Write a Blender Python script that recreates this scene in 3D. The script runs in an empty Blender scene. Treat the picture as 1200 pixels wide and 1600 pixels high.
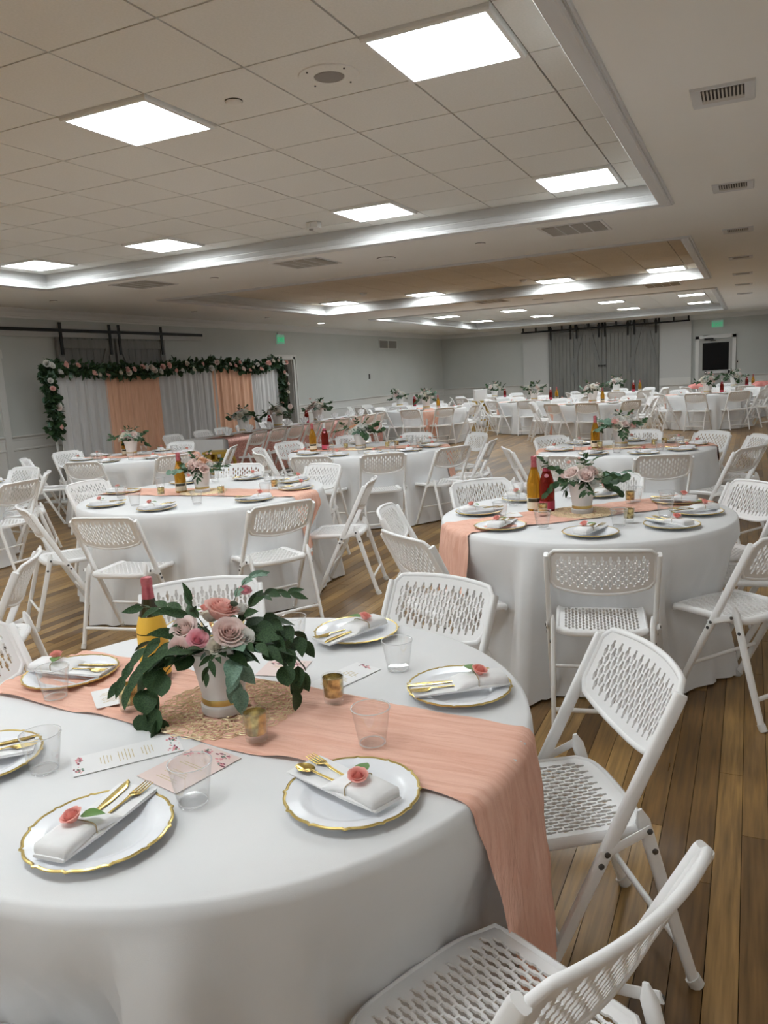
import bpy, math, random
from mathutils import Vector, Matrix, Euler
random.seed(7)
S = bpy.context.scene
COL = S.collection
PI = math.pi
# ------------------------------------------------------------------ camera
YAW, PITCH, ROLL, FPX, CAMZ = 0.44457, 0.17243, 0.05779, 1215.07, 1.58
fw = Vector((-math.sin(YAW) * math.cos(PITCH), math.cos(YAW) * math.cos(PITCH), -math.sin(PITCH)))
rt = Vector((math.cos(YAW), math.sin(YAW), 0))
dn = fw.cross(rt)
r2 = rt * math.cos(ROLL) + dn * math.sin(ROLL)
d2 = -rt * math.sin(ROLL) + dn * math.cos(ROLL)
cd = bpy.data.cameras.new('camera')
cam = bpy.data.objects.new('camera', cd)
COL.objects.link(cam)
cam.matrix_world = Matrix.Translation((0, 0, CAMZ)) @ Matrix((
    (r2.x, -d2.x, -fw.x), (r2.y, -d2.y, -fw.y), (r2.z, -d2.z, -fw.z))).to_4x4()
cd.sensor_fit = 'VERTICAL'
cd.sensor_height = 36
cd.lens = FPX / 1600 * 36
cd.clip_start = 0.02
S.camera = cam
# ------------------------------------------------------------------ world, exposure
w = bpy.data.worlds.new('world')
S.world = w
w.use_nodes = True
w.node_tree.nodes['Background'].inputs[0].default_value = (0.02, 0.02, 0.022, 1)
w.node_tree.nodes['Background'].inputs[1].default_value = 0.3
S.view_settings.view_transform = 'Standard'
S.view_settings.look = 'None'
S.view_settings.gamma = 1.0
S.view_settings.use_curve_mapping = False
S.view_settings.exposure = 1.02
PANEL_LIGHT = 13.0
S.cycles.max_bounces = 10
S.cycles.diffuse_bounces = 5
S.cycles.transparent_max_bounces = 16
S.cycles.sample_clamp_indirect = 6
S.cycles.caustics_reflective = False
S.cycles.caustics_refractive = False
S.cycles.use_denoising = True


# ------------------------------------------------------------------ materials
def mat(name, col, rough=0.5, metal=0.0, spec=0.5, **kw):
    m = bpy.data.materials.new(name)
    m.use_nodes = True
    b = m.node_tree.nodes['Principled BSDF']
    b.inputs['Base Color'].default_value = (*col, 1)
    b.inputs['Roughness'].default_value = rough
    b.inputs['Metallic'].default_value = metal
    b.inputs['Specular IOR Level'].default_value = spec
    for k, v in kw.items():
        b.inputs[k.replace('_', ' ')].default_value = v
    return m


def NT(m):
    nt = m.node_tree
    return nt, nt.nodes, nt.links, nt.nodes['Principled BSDF']


def noisy(m, c1, c2, scale=8, detail=3, coord='Object', stretch=(1, 1, 1), lo=0.35, hi=0.65, bump=0, bscale=None):
    nt, N, L, b = NT(m)
    tc = N.new('ShaderNodeTexCoord')
    mp = N.new('ShaderNodeMapping')
    mp.inputs['Scale'].default_value = stretch
    no = N.new('ShaderNodeTexNoise')
    no.inputs['Scale'].default_value = scale
    no.inputs['Detail'].default_value = detail
    rp = N.new('ShaderNodeValToRGB')
    rp.color_ramp.elements[0].position = lo
    rp.color_ramp.elements[1].position = hi
    rp.color_ramp.elements[0].color = (*c1, 1)
    rp.color_ramp.elements[1].color = (*c2, 1)
    L.new(tc.outputs[coord], mp.inputs[0])
    L.new(mp.outputs[0], no.inputs['Vector'])
    L.new(no.outputs['Fac'], rp.inputs[0])
    L.new(rp.outputs[0], b.inputs['Base Color'])
    if bump:
        n2 = N.new('ShaderNodeTexNoise')
        n2.inputs['Scale'].default_value = bscale or scale * 4
        n2.inputs['Detail'].default_value = 2
        L.new(mp.outputs[0], n2.inputs['Vector'])
        bp = N.new('ShaderNodeBump')
        bp.inputs['Strength'].default_value = bump
        bp.inputs['Distance'].default_value = 0.004
        L.new(n2.outputs['Fac'], bp.inputs['Height'])
        L.new(bp.outputs[0], b.inputs['Normal'])
    return m


def emis(name, col, strength):
    m = mat(name, col)
    b = m.node_tree.nodes['Principled BSDF']
    b.inputs['Emission Color'].default_value = (*col, 1)
    b.inputs['Emission Strength'].default_value = strength
    return m


def clear(name, tint=(1, 1, 1), f0=0.05, f1=0.75):
    m = bpy.data.materials.new(name)
    m.use_nodes = True
    nt = m.node_tree
    N, L = nt.nodes, nt.links
    g = N.new('ShaderNodeBsdfGlossy')
    g.inputs['Roughness'].default_value = 0.05
    t = N.new('ShaderNodeBsdfTransparent')
    t.inputs[0].default_value = (*tint, 1)
    lw = N.new('ShaderNodeLayerWeight')
    lw.inputs['Blend'].default_value = 0.25
    mr = N.new('ShaderNodeMapRange')
    mr.inputs['To Min'].default_value = f0
    mr.inputs['To Max'].default_value = f1
    L.new(lw.outputs['Facing'], mr.inputs[0])
    mx = N.new('ShaderNodeMixShader')
    L.new(mr.outputs[0], mx.inputs[0])
    L.new(t.outputs[0], mx.inputs[1])
    L.new(g.outputs[0], mx.inputs[2])
    L.new(mx.outputs[0], N['Material Output'].inputs[0])
    return m


def petal(m, c):
    """petals let some light through"""
    nt, N, L, b = NT(m)
    t = N.new('ShaderNodeBsdfTranslucent')
    t.inputs[0].default_value = (*c, 1)
    mx = N.new('ShaderNodeMixShader')
    mx.inputs[0].default_value = 0.42
    L.new(b.outputs[0], mx.inputs[1])
    L.new(t.outputs[0], mx.inputs[2])
    L.new(mx.outputs[0], N['Material Output'].inputs[0])


M = {}
M['plastic'] = mat('white_plastic', (0.89, 0.89, 0.89), 0.42)
M['steel_white'] = mat('white_enamel', (0.87, 0.87, 0.865), 0.35)
M['bolt'] = mat('bolt_steel', (0.12, 0.12, 0.12), 0.35, 0.8)
M['rubber'] = mat('white_rubber', (0.7, 0.7, 0.68), 0.7)
M['cloth'] = noisy(mat('white_polyester', (0.78, 0.78, 0.78), 0.75, spec=0.25), (0.72, 0.725, 0.73), (0.745, 0.745, 0.745), 6, 2, bump=0.08, bscale=900)
M['peach'] = noisy(mat('peach_gauze', (0.8, 0.42, 0.3), 0.8, spec=0.2), (0.77, 0.43, 0.325), (0.86, 0.535, 0.42), 14, 4, stretch=(0.35, 6, 0.5), bump=0.9, bscale=40)
M['drape_peach'] = noisy(mat('peach_drape', (0.7, 0.38, 0.27), 0.85, spec=0.15), (0.72, 0.42, 0.28), (0.80, 0.49, 0.34), 9, 3, stretch=(1, 5, 0.4))
M['gold'] = mat('polished_gold', (0.83, 0.63, 0.22), 0.22, 1.0)
M['gold_dull'] = mat('gold_rim_paint', (0.62, 0.47, 0.17), 0.3, 0.9)
M['porcelain'] = mat('white_porcelain', (0.82, 0.835, 0.865), 0.22, 0, 0.4)
M['ceramic'] = mat('white_ceramic', (0.78, 0.76, 0.73), 0.35)
M['napkin'] = noisy(mat('napkin_cotton', (0.82, 0.82, 0.82), 0.85, spec=0.15), (0.79, 0.79, 0.79), (0.83, 0.83, 0.83), 30, 2, bump=0.15, bscale=700)
M['clear'] = clear('clear_plastic', (0.99, 0.99, 0.99), 0.035, 0.42)
M['cup_highlight'] = mat('white_rim_highlight', (0.86, 0.87, 0.88), 0.15, 0, 0.8, Alpha=0.55)  # whitish colour carries the bright highlight lines lamps give the cup edges
M['clearbase'] = clear('clear_glass', (0.98, 0.985, 0.98), 0.04, 0.45)
M['votive'] = noisy(mat('mercury_gold_glass', (0.7, 0.5, 0.15), 0.18, 0.75), (0.30, 0.20, 0.06), (0.85, 0.68, 0.30), 55, 3)
M['wax'] = mat('cream_wax', (0.85, 0.8, 0.65), 0.5)
M['leaf'] = noisy(mat('dark_leaf', (0.03, 0.07, 0.03), 0.6, spec=0.22), (0.020, 0.046, 0.020), (0.050, 0.098, 0.038), 20, 2)
M['leaf_grey'] = noisy(mat('silver_leaf', (0.12, 0.2, 0.13), 0.6), (0.09, 0.17, 0.12), (0.17, 0.28, 0.20), 20, 2)
M['leaf_green'] = mat('bright_leaf', (0.10, 0.22, 0.04), 0.5)
M['stem'] = mat('leaf_stem', (0.06, 0.08, 0.03), 0.6)
for k, c in dict(pink=(0.95, 0.64, 0.58), blush=(0.93, 0.80, 0.76), mauve=(0.90, 0.74, 0.70), cream=(0.88, 0.84, 0.75), white=(0.88, 0.875, 0.84),
                 hot=(0.96, 0.56, 0.62), coral=(0.95, 0.52, 0.46), apricot=(0.84, 0.55, 0.36)).items():
    M['r_' + k] = noisy(mat('rose_' + k, c, 0.7, spec=0.2, Subsurface_Weight=0.0), tuple(x * 0.92 for x in c), tuple(min(1, x * 1.05) for x in c), 30, 2)
    petal(M['r_' + k], c)
M['wall'] = noisy(mat('sage_grey_paint', (0.4, 0.4, 0.37), 0.75, spec=0.25), (0.53, 0.55, 0.525), (0.555, 0.57, 0.545), 1.2, 3)
M['wall_pale'] = mat('pale_bounce_paint', (0.84, 0.84, 0.84), 0.7)  # unseen side and back walls, made pale to bounce more light
M['wainscot'] = mat('pale_grey_paint', (0.68, 0.68, 0.655), 0.55)
M['panelpaint'] = mat('light_panel_paint', (0.56, 0.565, 0.55), 0.65)
M['trim'] = mat('trim_white_gloss', (0.72, 0.72, 0.70), 0.4)
M['ceiling'] = noisy(mat('ceiling_paint', (0.6, 0.56, 0.5), 0.9, spec=0.1), (0.85, 0.84, 0.795), (0.875, 0.86, 0.82), 0.8, 2)
M['crown'] = mat('coffer_trim_white', (0.64, 0.64, 0.635), 0.4)
M['tile'] = noisy(mat('mineral_fibre_tile', (0.6, 0.57, 0.51), 0.95, spec=0.05), (0.79, 0.785, 0.74), (0.83, 0.82, 0.78), 90, 3, bump=0.1, bscale=300)
M['tile_tan'] = noisy(mat('dimmed_fibre_tile', (0.5, 0.42, 0.32), 0.95, spec=0.05), (0.72, 0.655, 0.555), (0.77, 0.71, 0.61), 40, 3)  # weaker light in the second recess put into a darker tan
M['tgrid'] = mat('grid_enamel', (0.22, 0.19, 0.155), 0.8)
M['lampframe'] = mat('lamp_frame_white', (0.8, 0.8, 0.78), 0.4)
M['lamp'] = emis('lamp_diffuser', (0.93, 0.99, 1.02), PANEL_LIGHT)
M['canlamp'] = emis('can_lamp', (1.0, 0.95, 0.85), 8)
M['vent'] = mat('vent_enamel', (0.55, 0.52, 0.47), 0.6)
M['ventdark'] = mat('vent_dark', (0.06, 0.055, 0.05), 0.8)
M['barn'] = noisy(mat('barn_door_grey', (0.18, 0.18, 0.17), 0.6), (0.175, 0.178, 0.172), (0.215, 0.215, 0.205), 3, 3, stretch=(6, 6, 0.5))
M['barn_dark'] = noisy(mat('barn_door_second_grey', (0.2, 0.2, 0.19), 0.6), (0.20, 0.20, 0.185), (0.235, 0.235, 0.22), 3, 3, stretch=(6, 6, 0.5))  # second grey tone for door planks and frames
M['black'] = mat('black_iron', (0.012, 0.012, 0.012), 0.45, 0.4)
M['glassblack'] = mat('night_glass', (0.004, 0.004, 0.005), 0.12, 0, 0.2)
M['doorgrey'] = mat('door_paint_grey', (0.42, 0.42, 0.40), 0.5)
M['doordark'] = mat('door_olive', (0.10, 0.10, 0.075), 0.6)
M['alu'] = mat('brushed_aluminium', (0.55, 0.55, 0.55), 0.35, 0.7)
M['exit'] = emis('exit_green', (0.02, 0.55, 0.22), 0.25)
M['exit_text'] = emis('exit_letters', (0.55, 1.0, 0.75), 1.2)
M['exit_panel'] = emis('exit_panel_glow', (0.22, 0.46, 0.33), 0.12)
M['amber'] = mat('amber_drink', (0.66, 0.31, 0.025), 0.04, 0, 0.6, Transmission_Weight=0.75, IOR=1.25)
M['cranberry'] = mat('red_drink', (0.27, 0.018, 0.010), 0.04, 0, 0.6, Transmission_Weight=0.7, IOR=1.25)
M['greenglass'] = mat('dark_bottle_glass', (0.035, 0.03, 0.012), 0.08, 0, 0.7)
M['foil_red'] = noisy(mat('rose_foil', (0.5, 0.12, 0.14), 0.3, 0.6), (0.48, 0.10, 0.13), (0.62, 0.20, 0.22), 40, 2, bump=0.6, bscale=60)
M['foil_white'] = mat('silver_foil', (0.75, 0.74, 0.72), 0.3, 0.5)
M['label_gold'] = mat('golden_label', (0.80, 0.47, 0.05), 0.5)
M['label_cream'] = mat('cream_label', (0.75, 0.68, 0.52), 0.6)
M['label_red'] = mat('red_label', (0.55, 0.07, 0.12), 0.5)
M['paper'] = mat('white_card', (0.80, 0.80, 0.80), 0.7)
M['paper_pink'] = mat('blush_card', (0.76, 0.62, 0.58), 0.7)
M['ink_gold'] = mat('gold_ink', (0.56, 0.45, 0.22), 0.5)
M['ink_dark'] = mat('navy_card_back', (0.03, 0.03, 0.05), 0.6)
M['ink_pink'] = mat('pink_ink', (0.72, 0.30, 0.33), 0.7)
M['ink_wine'] = mat('wine_ink', (0.22, 0.06, 0.09), 0.7)
M['doily'] = mat('gold_lace', (0.95, 0.80, 0.54), 0.35, 0.6)
M['twine'] = mat('jute_twine', (0.42, 0.32, 0.18), 0.9)
M['sequin'] = noisy(mat('rose_sequin', (0.62, 0.28, 0.22), 0.35, 0.3), (0.40, 0.16, 0.13), (0.80, 0.45, 0.38), 60, 3)
M['goldwood'] = mat('gold_painted_wood', (0.55, 0.36, 0.06), 0.4, 0.35)
M['tablewood'] = mat('table_plywood', (0.42, 0.32, 0.2), 0.6)
M['speaker'] = mat('speaker_mesh', (0.30, 0.28, 0.26), 0.8)
M['pinkcloth'] = mat('rose_cloth', (0.72, 0.28, 0.25), 0.8)


def mk_sheer():
    m = bpy.data.materials.new('white_voile')
    m.use_nodes = True
    nt = m.node_tree
    N, L = nt.nodes, nt.links
    b = N['Principled BSDF']
    b.inputs['Base Color'].default_value = (0.8, 0.8, 0.8, 1)
    b.inputs['Roughness'].default_value = 0.9
    t = N.new('ShaderNodeBsdfTransparent')
    lw = N.new('ShaderNodeLayerWeight')
    lw.inputs['Blend'].default_value = 0.45
    mr = N.new('ShaderNodeMapRange')
    mr.inputs['To Min'].default_value = 0.68
    mr.inputs['To Max'].default_value = 0.92
    L.new(lw.outputs['Facing'], mr.inputs[0])
    mx = N.new('ShaderNodeMixShader')
    L.new(mr.outputs[0], mx.inputs[0])
    L.new(t.outputs[0], mx.inputs[1])
    L.new(b.outputs[0], mx.inputs[2])
    L.new(mx.outputs[0], N['Material Output'].inputs[0])
    return m


M['sheer'] = mk_sheer()


def mk_floor():
    m = mat('oak_strip_floor', (0.2, 0.12, 0.05), 0.32, 0, 0.45)
    nt, N, L, b = NT(m)
    geo = N.new('ShaderNodeNewGeometry')
    oi = N.new('ShaderNodeObjectInfo')
    ad = N.new('ShaderNodeMath')
    ad.operation = 'ADD'
    L.new(geo.outputs['Random Per Island'], ad.inputs[0])
    L.new(oi.outputs['Random'], ad.inputs[1])
    fr = N.new('ShaderNodeMath')
    fr.operation = 'FRACT'
    L.new(ad.outputs[0], fr.inputs[0])
    rp = N.new('ShaderNodeValToRGB')
    e = rp.color_ramp.elements
    e[0].color = (0.15, 0.078, 0.024, 1)
    e[1].color = (0.42, 0.255, 0.092, 1)
    x = e.new(0.5)
    x.color = (0.315, 0.18, 0.06, 1)
    L.new(fr.outputs[0], rp.inputs[0])
    tc = N.new('ShaderNodeTexCoord')
    mp = N.new('ShaderNodeMapping')
    mp.inputs['Scale'].default_value = (30, 1.6, 1)
    L.new(geo.outputs['Position'], mp.inputs[0])
    no = N.new('ShaderNodeTexNoise')
    no.inputs['Scale'].default_value = 2.0
    no.inputs['Detail'].default_value = 5
    L.new(mp.outputs[0], no.inputs['Vector'])
    r2_ = N.new('ShaderNodeMapRange')
    r2_.inputs['From Min'].default_value = 0.3
    r2_.inputs['From Max'].default_value = 0.7
    r2_.inputs['To Min'].default_value = 0.52
    r2_.inputs['To Max'].default_value = 1.10
    L.new(no.outputs['Fac'], r2_.inputs[0])
    n3 = N.new('ShaderNodeTexNoise')
    n3.inputs['Scale'].default_value = 1.3
    n3.inputs['Detail'].default_value = 4
    L.new(geo.outputs['Position'], n3.inputs['Vector'])
    r3 = N.new('ShaderNodeMapRange')
    r3.inputs['From Min'].default_value = 0.3
    r3.inputs['From Max'].default_value = 0.7
    r3.inputs['To Min'].default_value = 0.8
    r3.inputs['To Max'].default_value = 1.2
    L.new(n3.outputs['Fac'], r3.inputs[0])
    mu = N.new('ShaderNodeMath')
    mu.operation = 'MULTIPLY'
    L.new(r2_.outputs[0], mu.inputs[0])
    L.new(r3.outputs[0], mu.inputs[1])
    vm = N.new('ShaderNodeVectorMath')
    vm.operation = 'SCALE'
    L.new(rp.outputs[0], vm.inputs[0])
    L.new(mu.outputs[0], vm.inputs['Scale'])
    L.new(vm.outputs[0], b.inputs['Base Color'])
    r4 = N.new('ShaderNodeMapRange')
    r4.inputs['To Min'].default_value = 0.22
    r4.inputs['To Max'].default_value = 0.42
    L.new(no.outputs['Fac'], r4.inputs[0])
    L.new(r4.outputs[0], b.inputs['Roughness'])
    return m


M['floor'] = mk_floor()


# ------------------------------------------------------------------ mesh helpers
class MB:
    def __init__(s):
        s.v, s.f, s.m = [], [], []

    def add(s, vf, mx=None, mi=0):
        o = len(s.v)
        v, f = vf
        s.v.extend([tuple(mx @ Vector(p)) for p in v] if mx is not None else [tuple(p) for p in v])
        s.f.extend([tuple(i + o for i in q) for q in f])
        s.m.extend([mi] * len(f))
        return s

    def box(s, c, d, mx=None, mi=0, rz=0):
        x, y, z = d[0] / 2, d[1] / 2, d[2] / 2
        v = [(-x, -y, -z), (x, -y, -z), (x, y, -z), (-x, y, -z), (-x, -y, z), (x, -y, z), (x, y, z), (-x, y, z)]
        f = [(3, 2, 1, 0), (4, 5, 6, 7), (0, 1, 5, 4), (1, 2, 6, 5), (2, 3, 7, 6), (3, 0, 4, 7)]
        t = Matrix.Translation(c) @ Matrix.Rotation(rz, 4, 'Z')
        return s.add((v, f), (mx @ t) if mx is not None else t, mi)

    def build(s, name, mats, parent=None, smooth=True, angle=0.7):
        me = bpy.data.meshes.new(name)
        me.from_pydata(s.v, [], s.f)
        for q in (mats if isinstance(mats, (list, tuple)) else [mats]):
            me.materials.append(q)
        if len(set(s.m)) > 1:
            me.polygons.foreach_set('material_index', s.m)
        if smooth:
            me.polygons.foreach_set('use_smooth', [True] * len(me.polygons))
            me.set_sharp_from_angle(angle=angle)
        me.update()
        return mesh_obj(name, me, parent)


def mesh_obj(name, me, parent=None):
    o = bpy.data.objects.new(name, me)
    COL.objects.link(o)
    if parent is not None:
        o.parent = parent
    return o


def thing(name, label, cat, loc=(0, 0, 0), rz=0, group=None):
    o = bpy.data.objects.new(name, None)
    COL.objects.link(o)
    o.location = loc
    o.rotation_euler = (0, 0, rz)
    return tag(o, label, cat, group)


def tag(o, label, cat, group=None):
    o['label'] = label
    o['category'] = cat
    if group:
        o['group'] = group
    return o


def struct(o):
    o['kind'] = 'structure'
    return o


def copy_tree(o, parent=None):
    c = o.copy()
    COL.objects.link(c)
    if parent is not None:
        c.parent = parent
    for ch in o.children:
        copy_tree(ch, c)
    return c


def sweep(pts, a, b, n=8, up=None, closed=False, cap=True, e=1.0):
    """elliptical tube: half-width a along the side axis, b along the other; a, b floats or lists. up: fixed side axis."""
    P = [Vector(p) for p in pts]
    K = len(P)
    A = a if isinstance(a, (list, tuple)) else [a] * K
    B = b if isinstance(b, (list, tuple)) else [b] * K
    v, f = [], []
    for i in range(K):
        if closed:
            t = P[(i + 1) % K] - P[i - 1]
        else:
            t = P[min(i + 1, K - 1)] - P[max(i - 1, 0)]
        t.normalize()
        u = Vector(up) if up else (Vector((0, 0, 1)) if abs(t.z) < 0.9 else Vector((1, 0, 0)))
        s = (u - t * u.dot(t)).normalized()
        q = t.cross(s)
        for k in range(n):
            g = 2 * PI * (k + (.5 if e < 1 else 0)) / n
            c_, s_ = math.cos(g), math.sin(g)
            v.append(P[i] + s * (A[i] * math.copysign(abs(c_) ** e, c_)) + q * (B[i] * math.copysign(abs(s_) ** e, s_)))
    for i in range(K if closed else K - 1):
        j = (i + 1) % K
        for k in range(n):
            l = (k + 1) % n
            f.append((i * n + k, i * n + l, j * n + l, j * n + k))
    if cap and not closed:
        f.append(tuple(range(n - 1, -1, -1)))
        f.append(tuple((K - 1) * n + k for k in range(n)))
    return v, f


def lathe(prof, n=24, cap0=True, cap1=True):
    v, f = [], []
    for r, z in prof:
        for k in range(n):
            g = 2 * PI * k / n
            v.append((r * math.cos(g), r * math.sin(g), z))
    for i in range(len(prof) - 1):
        for k in range(n):
            l = (k + 1) % n
            f.append((i * n + k, i * n + l, (i + 1) * n + l, (i + 1) * n + k))
    if cap0:
        f.append(tuple(range(n - 1, -1, -1)))
    if cap1:
        f.append(tuple((len(prof) - 1) * n + k for k in range(n)))
    return v, f


def grid(fn, nu, nv, closed_u=False):
    v = [fn(i / nu, j / nv) for j in range(nv + 1) for i in range(nu if closed_u else nu + 1)]
    w_ = nu if closed_u else nu + 1
    f = []
    for j in range(nv):
        for i in range(nu):
            k = (i + 1) % w_ if closed_u else i + 1
            f.append((j * w_ + i, j * w_ + k, (j + 1) * w_ + k, (j + 1) * w_ + i))
    return v, f


def leaf_vf(L, W, kind='lance', cup=0.15, droop=0.15):
    def fn(u, v):
        if kind == 'round':
            ww = math.sin(PI * min(1, 0.04 + 0.96 * v)) ** 0.55
        else:
            ww = math.sin(PI * v ** 0.75) ** 0.9
        x = (u - 0.5) * W * ww
        return (x, L * v, abs(u - 0.5) * 2 * W * cup * ww - droop * L * v * v)
    return grid(fn, 4, 6)


def rose_vf(R, H, seed=0, layers=4, fine=True):
    rnd = random.Random(seed)
    v, f = [], []
    nu, nv = (8, 6) if fine else (4, 4)
    for la in range(layers):
        t = la / (layers - 1)
        n = 2 + la if fine else 3 + la
        for k in range(n):
            a0 = 2 * PI * k / n + la * .9 + rnd.uniform(-.12, .12)
            span = 2 * PI / n * (1.9 - .35 * t)
            rad = R * (0.10 + 0.66 * t)
            hh = H * (1.0 - 0.22 * t * t) * rnd.uniform(.97, 1.03)
            curl = R * (.05 + .26 * t * t)

            def fn(u, q):
                d = abs(u - .5) * 2
                a = a0 + (u - .5) * span
                z = hh * q * (1 - .16 * d ** 3)
                # cup: bulge low, close in, then roll the lip outward
                r = rad * (.45 + .62 * math.sin(min(1, q * 1.25) * PI / 2) - .10 * q) * (1 + .13 * (u - .5))
                k_ = max(0, (q - .72) / .28)
                r += curl * k_ ** 1.5 * (1 - .5 * d * d)
                z -= curl * .55 * k_ ** 2
                return (r * math.cos(a), r * math.sin(a), z - H * .35)
            vv, ff = grid(fn, nu, nv)
            o = len(v)
            v += vv
            f += [tuple(i + o for i in q) for q in ff]
    return v, f


ROSE = {}


def rose_me(col, fine=True):
    k = (col, fine)
    if k not in ROSE:
        mb = MB().add(rose_vf(1, 1.15, len(ROSE), 6 if fine else 4, fine))
        o = mb.build('rose', M['r_' + col], angle=1.2)
        ROSE[k] = o.data
        bpy.data.objects.remove(o)
    return ROSE[k]


def put(name, me, parent, loc, rot=(0, 0, 0), sc=1):
    o = mesh_obj(name, me, parent)
    o.location = loc
    o.rotation_euler = rot
    o.scale = (sc,) * 3 if not isinstance(sc, tuple) else sc
    return o


HOURS = 'twelve one two three four five six seven eight nine ten eleven'.split()
USED = set()


def clock(c, p, key):
    a0 = math.atan2(-c[1], -c[0])
    a = math.atan2(p[1] - c[1], p[0] - c[0])
    h = (6 + (a0 - a) / (PI / 6)) % 12
    for d in sorted(range(-5, 7), key=lambda d: abs((round(h) + d - h + 6) % 12 - 6)):
        k = (round(h) + d) % 12
        if (key, k) not in USED:
            USED.add((key, k))
            return HOURS[k] + " o'clock"
    return HOURS[round(h) % 12] + " o'clock"
# ------------------------------------------------------------------ room shell
XL, XR, YB, YF, ZS, ZT, ZC = -9.99, 1.5, -9.0, 26.52, 2.89, 3.065, 2.75
T = 0.6096
GX, GY = -2.8301, 2.7820


def one(name, c, d, m, parent=None, rz=0):
    return MB().box(c, d, rz=rz).build(name, m, parent, smooth=False)


def in_view(x, y, z=0.0, mg=60):
    p = Vector((x, y, z - CAMZ))
    zc = p.dot(fw)
    if zc < 0.15:
        return False
    u, v = 600 + FPX * p.dot(r2) / zc, 800 + FPX * p.dot(d2) / zc
    return -mg < u < 1200 + mg and -mg < v < 1600 + mg


floor = struct(one('floor', ((XL + XR) / 2, (YB + YF) / 2, -0.03), (XR - XL, YF - YB, 0.044), mat('floor_joint', (0.03, 0.018, 0.01), 0.9)))
PW = 0.0826
plist = []
rnd = random.Random(3)
nx = int((XR - XL) / PW)
for i in range(nx):
    x = XL + PW * (i + .5)
    y = YB - rnd.uniform(0, 1.5)
    while y < YF:
        l = rnd.uniform(0.7, 2.1)
        y0, y1 = max(y, YB), min(y + l, YF)
        if y1 - y0 > 0.15:
            plist.append((x, y0, y1))
        y += l
near, rest = [], []
for p in plist:
    x, y0, y1 = p
    vis = any(in_view(x, y0 + (y1 - y0) * t) for t in (0, .25, .5, .75, 1))
    hid = math.hypot(x + 1.19, (y0 + y1) / 2 - 1.5) < .7
    (near if vis and not hid else rest).append(p)
near.sort(key=lambda p: math.hypot(p[0], (p[1] + p[2]) / 2 - .5))
rest += near[285:]
PLM = {}
for x, y0, y1 in near[:285]:
    l = round((y1 - y0) * 8) / 8
    l = max(l, .125)
    if l not in PLM:
        o = one('floor_plank', (0, 0, -0.004), (PW - .0022, 1.0, .008), M['floor'])
        PLM[l] = o.data
        bpy.data.objects.remove(o)
    put('floor_plank', PLM[l], floor, (x, (y0 + y1) / 2, 0), (0, 0, 0), (1, y1 - y0 - .0022, 1))
mb = MB()
for x, y0, y1 in rest:
    mb.box((x, (y0 + y1) / 2, -.004), (PW - .0022, y1 - y0 - .0022, .008))
o = mb.build('floor_boards', M['floor'], floor, smooth=False)
o['kind'] = 'stuff'

# walls
DY0, DY1, DZ = 15.40, 16.32, 2.10
mb = MB()
for a, b, z0, z1 in ((YB, DY0, 0, 3.3), (DY1, YF, 0, 3.3), (DY0, DY1, DZ, 3.3)):
    mb.box((XL - .09, (a + b) / 2, (z0 + z1) / 2), (.18, b - a, z1 - z0))
wl = struct(mb.build('wall_left', M['wall'], smooth=False))
one('alcove', (XL - .9, (DY0 + DY1) / 2, 1.2), (.05, 1.6, 2.6), M['doordark'], wl)
wf = struct(one('wall_far', ((XL + XR) / 2, YF + .09, 1.65), (XR - XL, .18, 3.3), M['wall']))
struct(one('wall_right', (XR + .09, (YB + YF) / 2, 1.65), (.18, YF - YB, 3.3), M['wall_pale']))
struct(one('wall_back', ((XL + XR) / 2, YB - .09, 1.65), (XR - XL, .18, 3.3), M['wall_pale']))

# ceiling soffit with three openings
LIPX = (-7.90, -0.74)
COF = [(-7.6, 7.28), (9.52, 14.38), (16.68, 24.31)]
D = 0.085
mb = MB()


def slab(x0, x1, y0, y1, z0=ZS, z1=3.2):
    mb.box(((x0 + x1) / 2, (y0 + y1) / 2, (z0 + z1) / 2), (x1 - x0, y1 - y0, z1 - z0))


slab(XL, LIPX[0] - D, YB, YF)
slab(LIPX[1] + D, XR, YB, YF)
ys = [YB] + [q for c in COF for q in (c[0] - D, c[1] + D)] + [YF]
for k in range(0, len(ys), 2):
    slab(LIPX[0] - D, LIPX[1] + D, ys[k], ys[k + 1])
slab(XL, XR, YB, YF, 3.2, 3.3)
struct(mb.build('ceiling', M['ceiling'], smooth=False))


def loop_profile(prof, x0, x1, y0, y1):
    """sweep a profile (d outward, z) round a rectangle with mitred corners"""
    v, f = [], []
    n = len(prof)
    for d, z in prof:
        v += [(x0 - d, y0 - d, z), (x1 + d, y0 - d, z), (x1 + d, y1 + d, z), (x0 - d, y1 + d, z)]
    for i in range(n - 1):
        for k in range(4):
            l = (k + 1) % 4
            f.append((i * 4 + k, i * 4 + l, (i + 1) * 4 + l, (i + 1) * 4 + k))
    return v, f


prof = [(.118, 0), (.116, -.010), (.108, -.016), (.100, -.010), (.096, -.010), (.094, -.020), (.084, -.024), (.074, -.018), (.07, -.016), (0.004, -.016), (0, -.012), (0, .004), (.006, .008), (.006, .022),
        (.014, .026), (.024, .034), (.036, .05), (.044, .066), (.05, .07), (.05, .082), (.058, .09), (.07, .092), (.072, .100), (.084, .102), (.084, .174)]
for k, (a, b) in enumerate(COF):
    struct(MB().add(loop_profile([(d, ZS + z) for d, z in prof], LIPX[0], LIPX[1], a, b)).build('trim_%d' % (k + 1), M['crown'], angle=.4))

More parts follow.
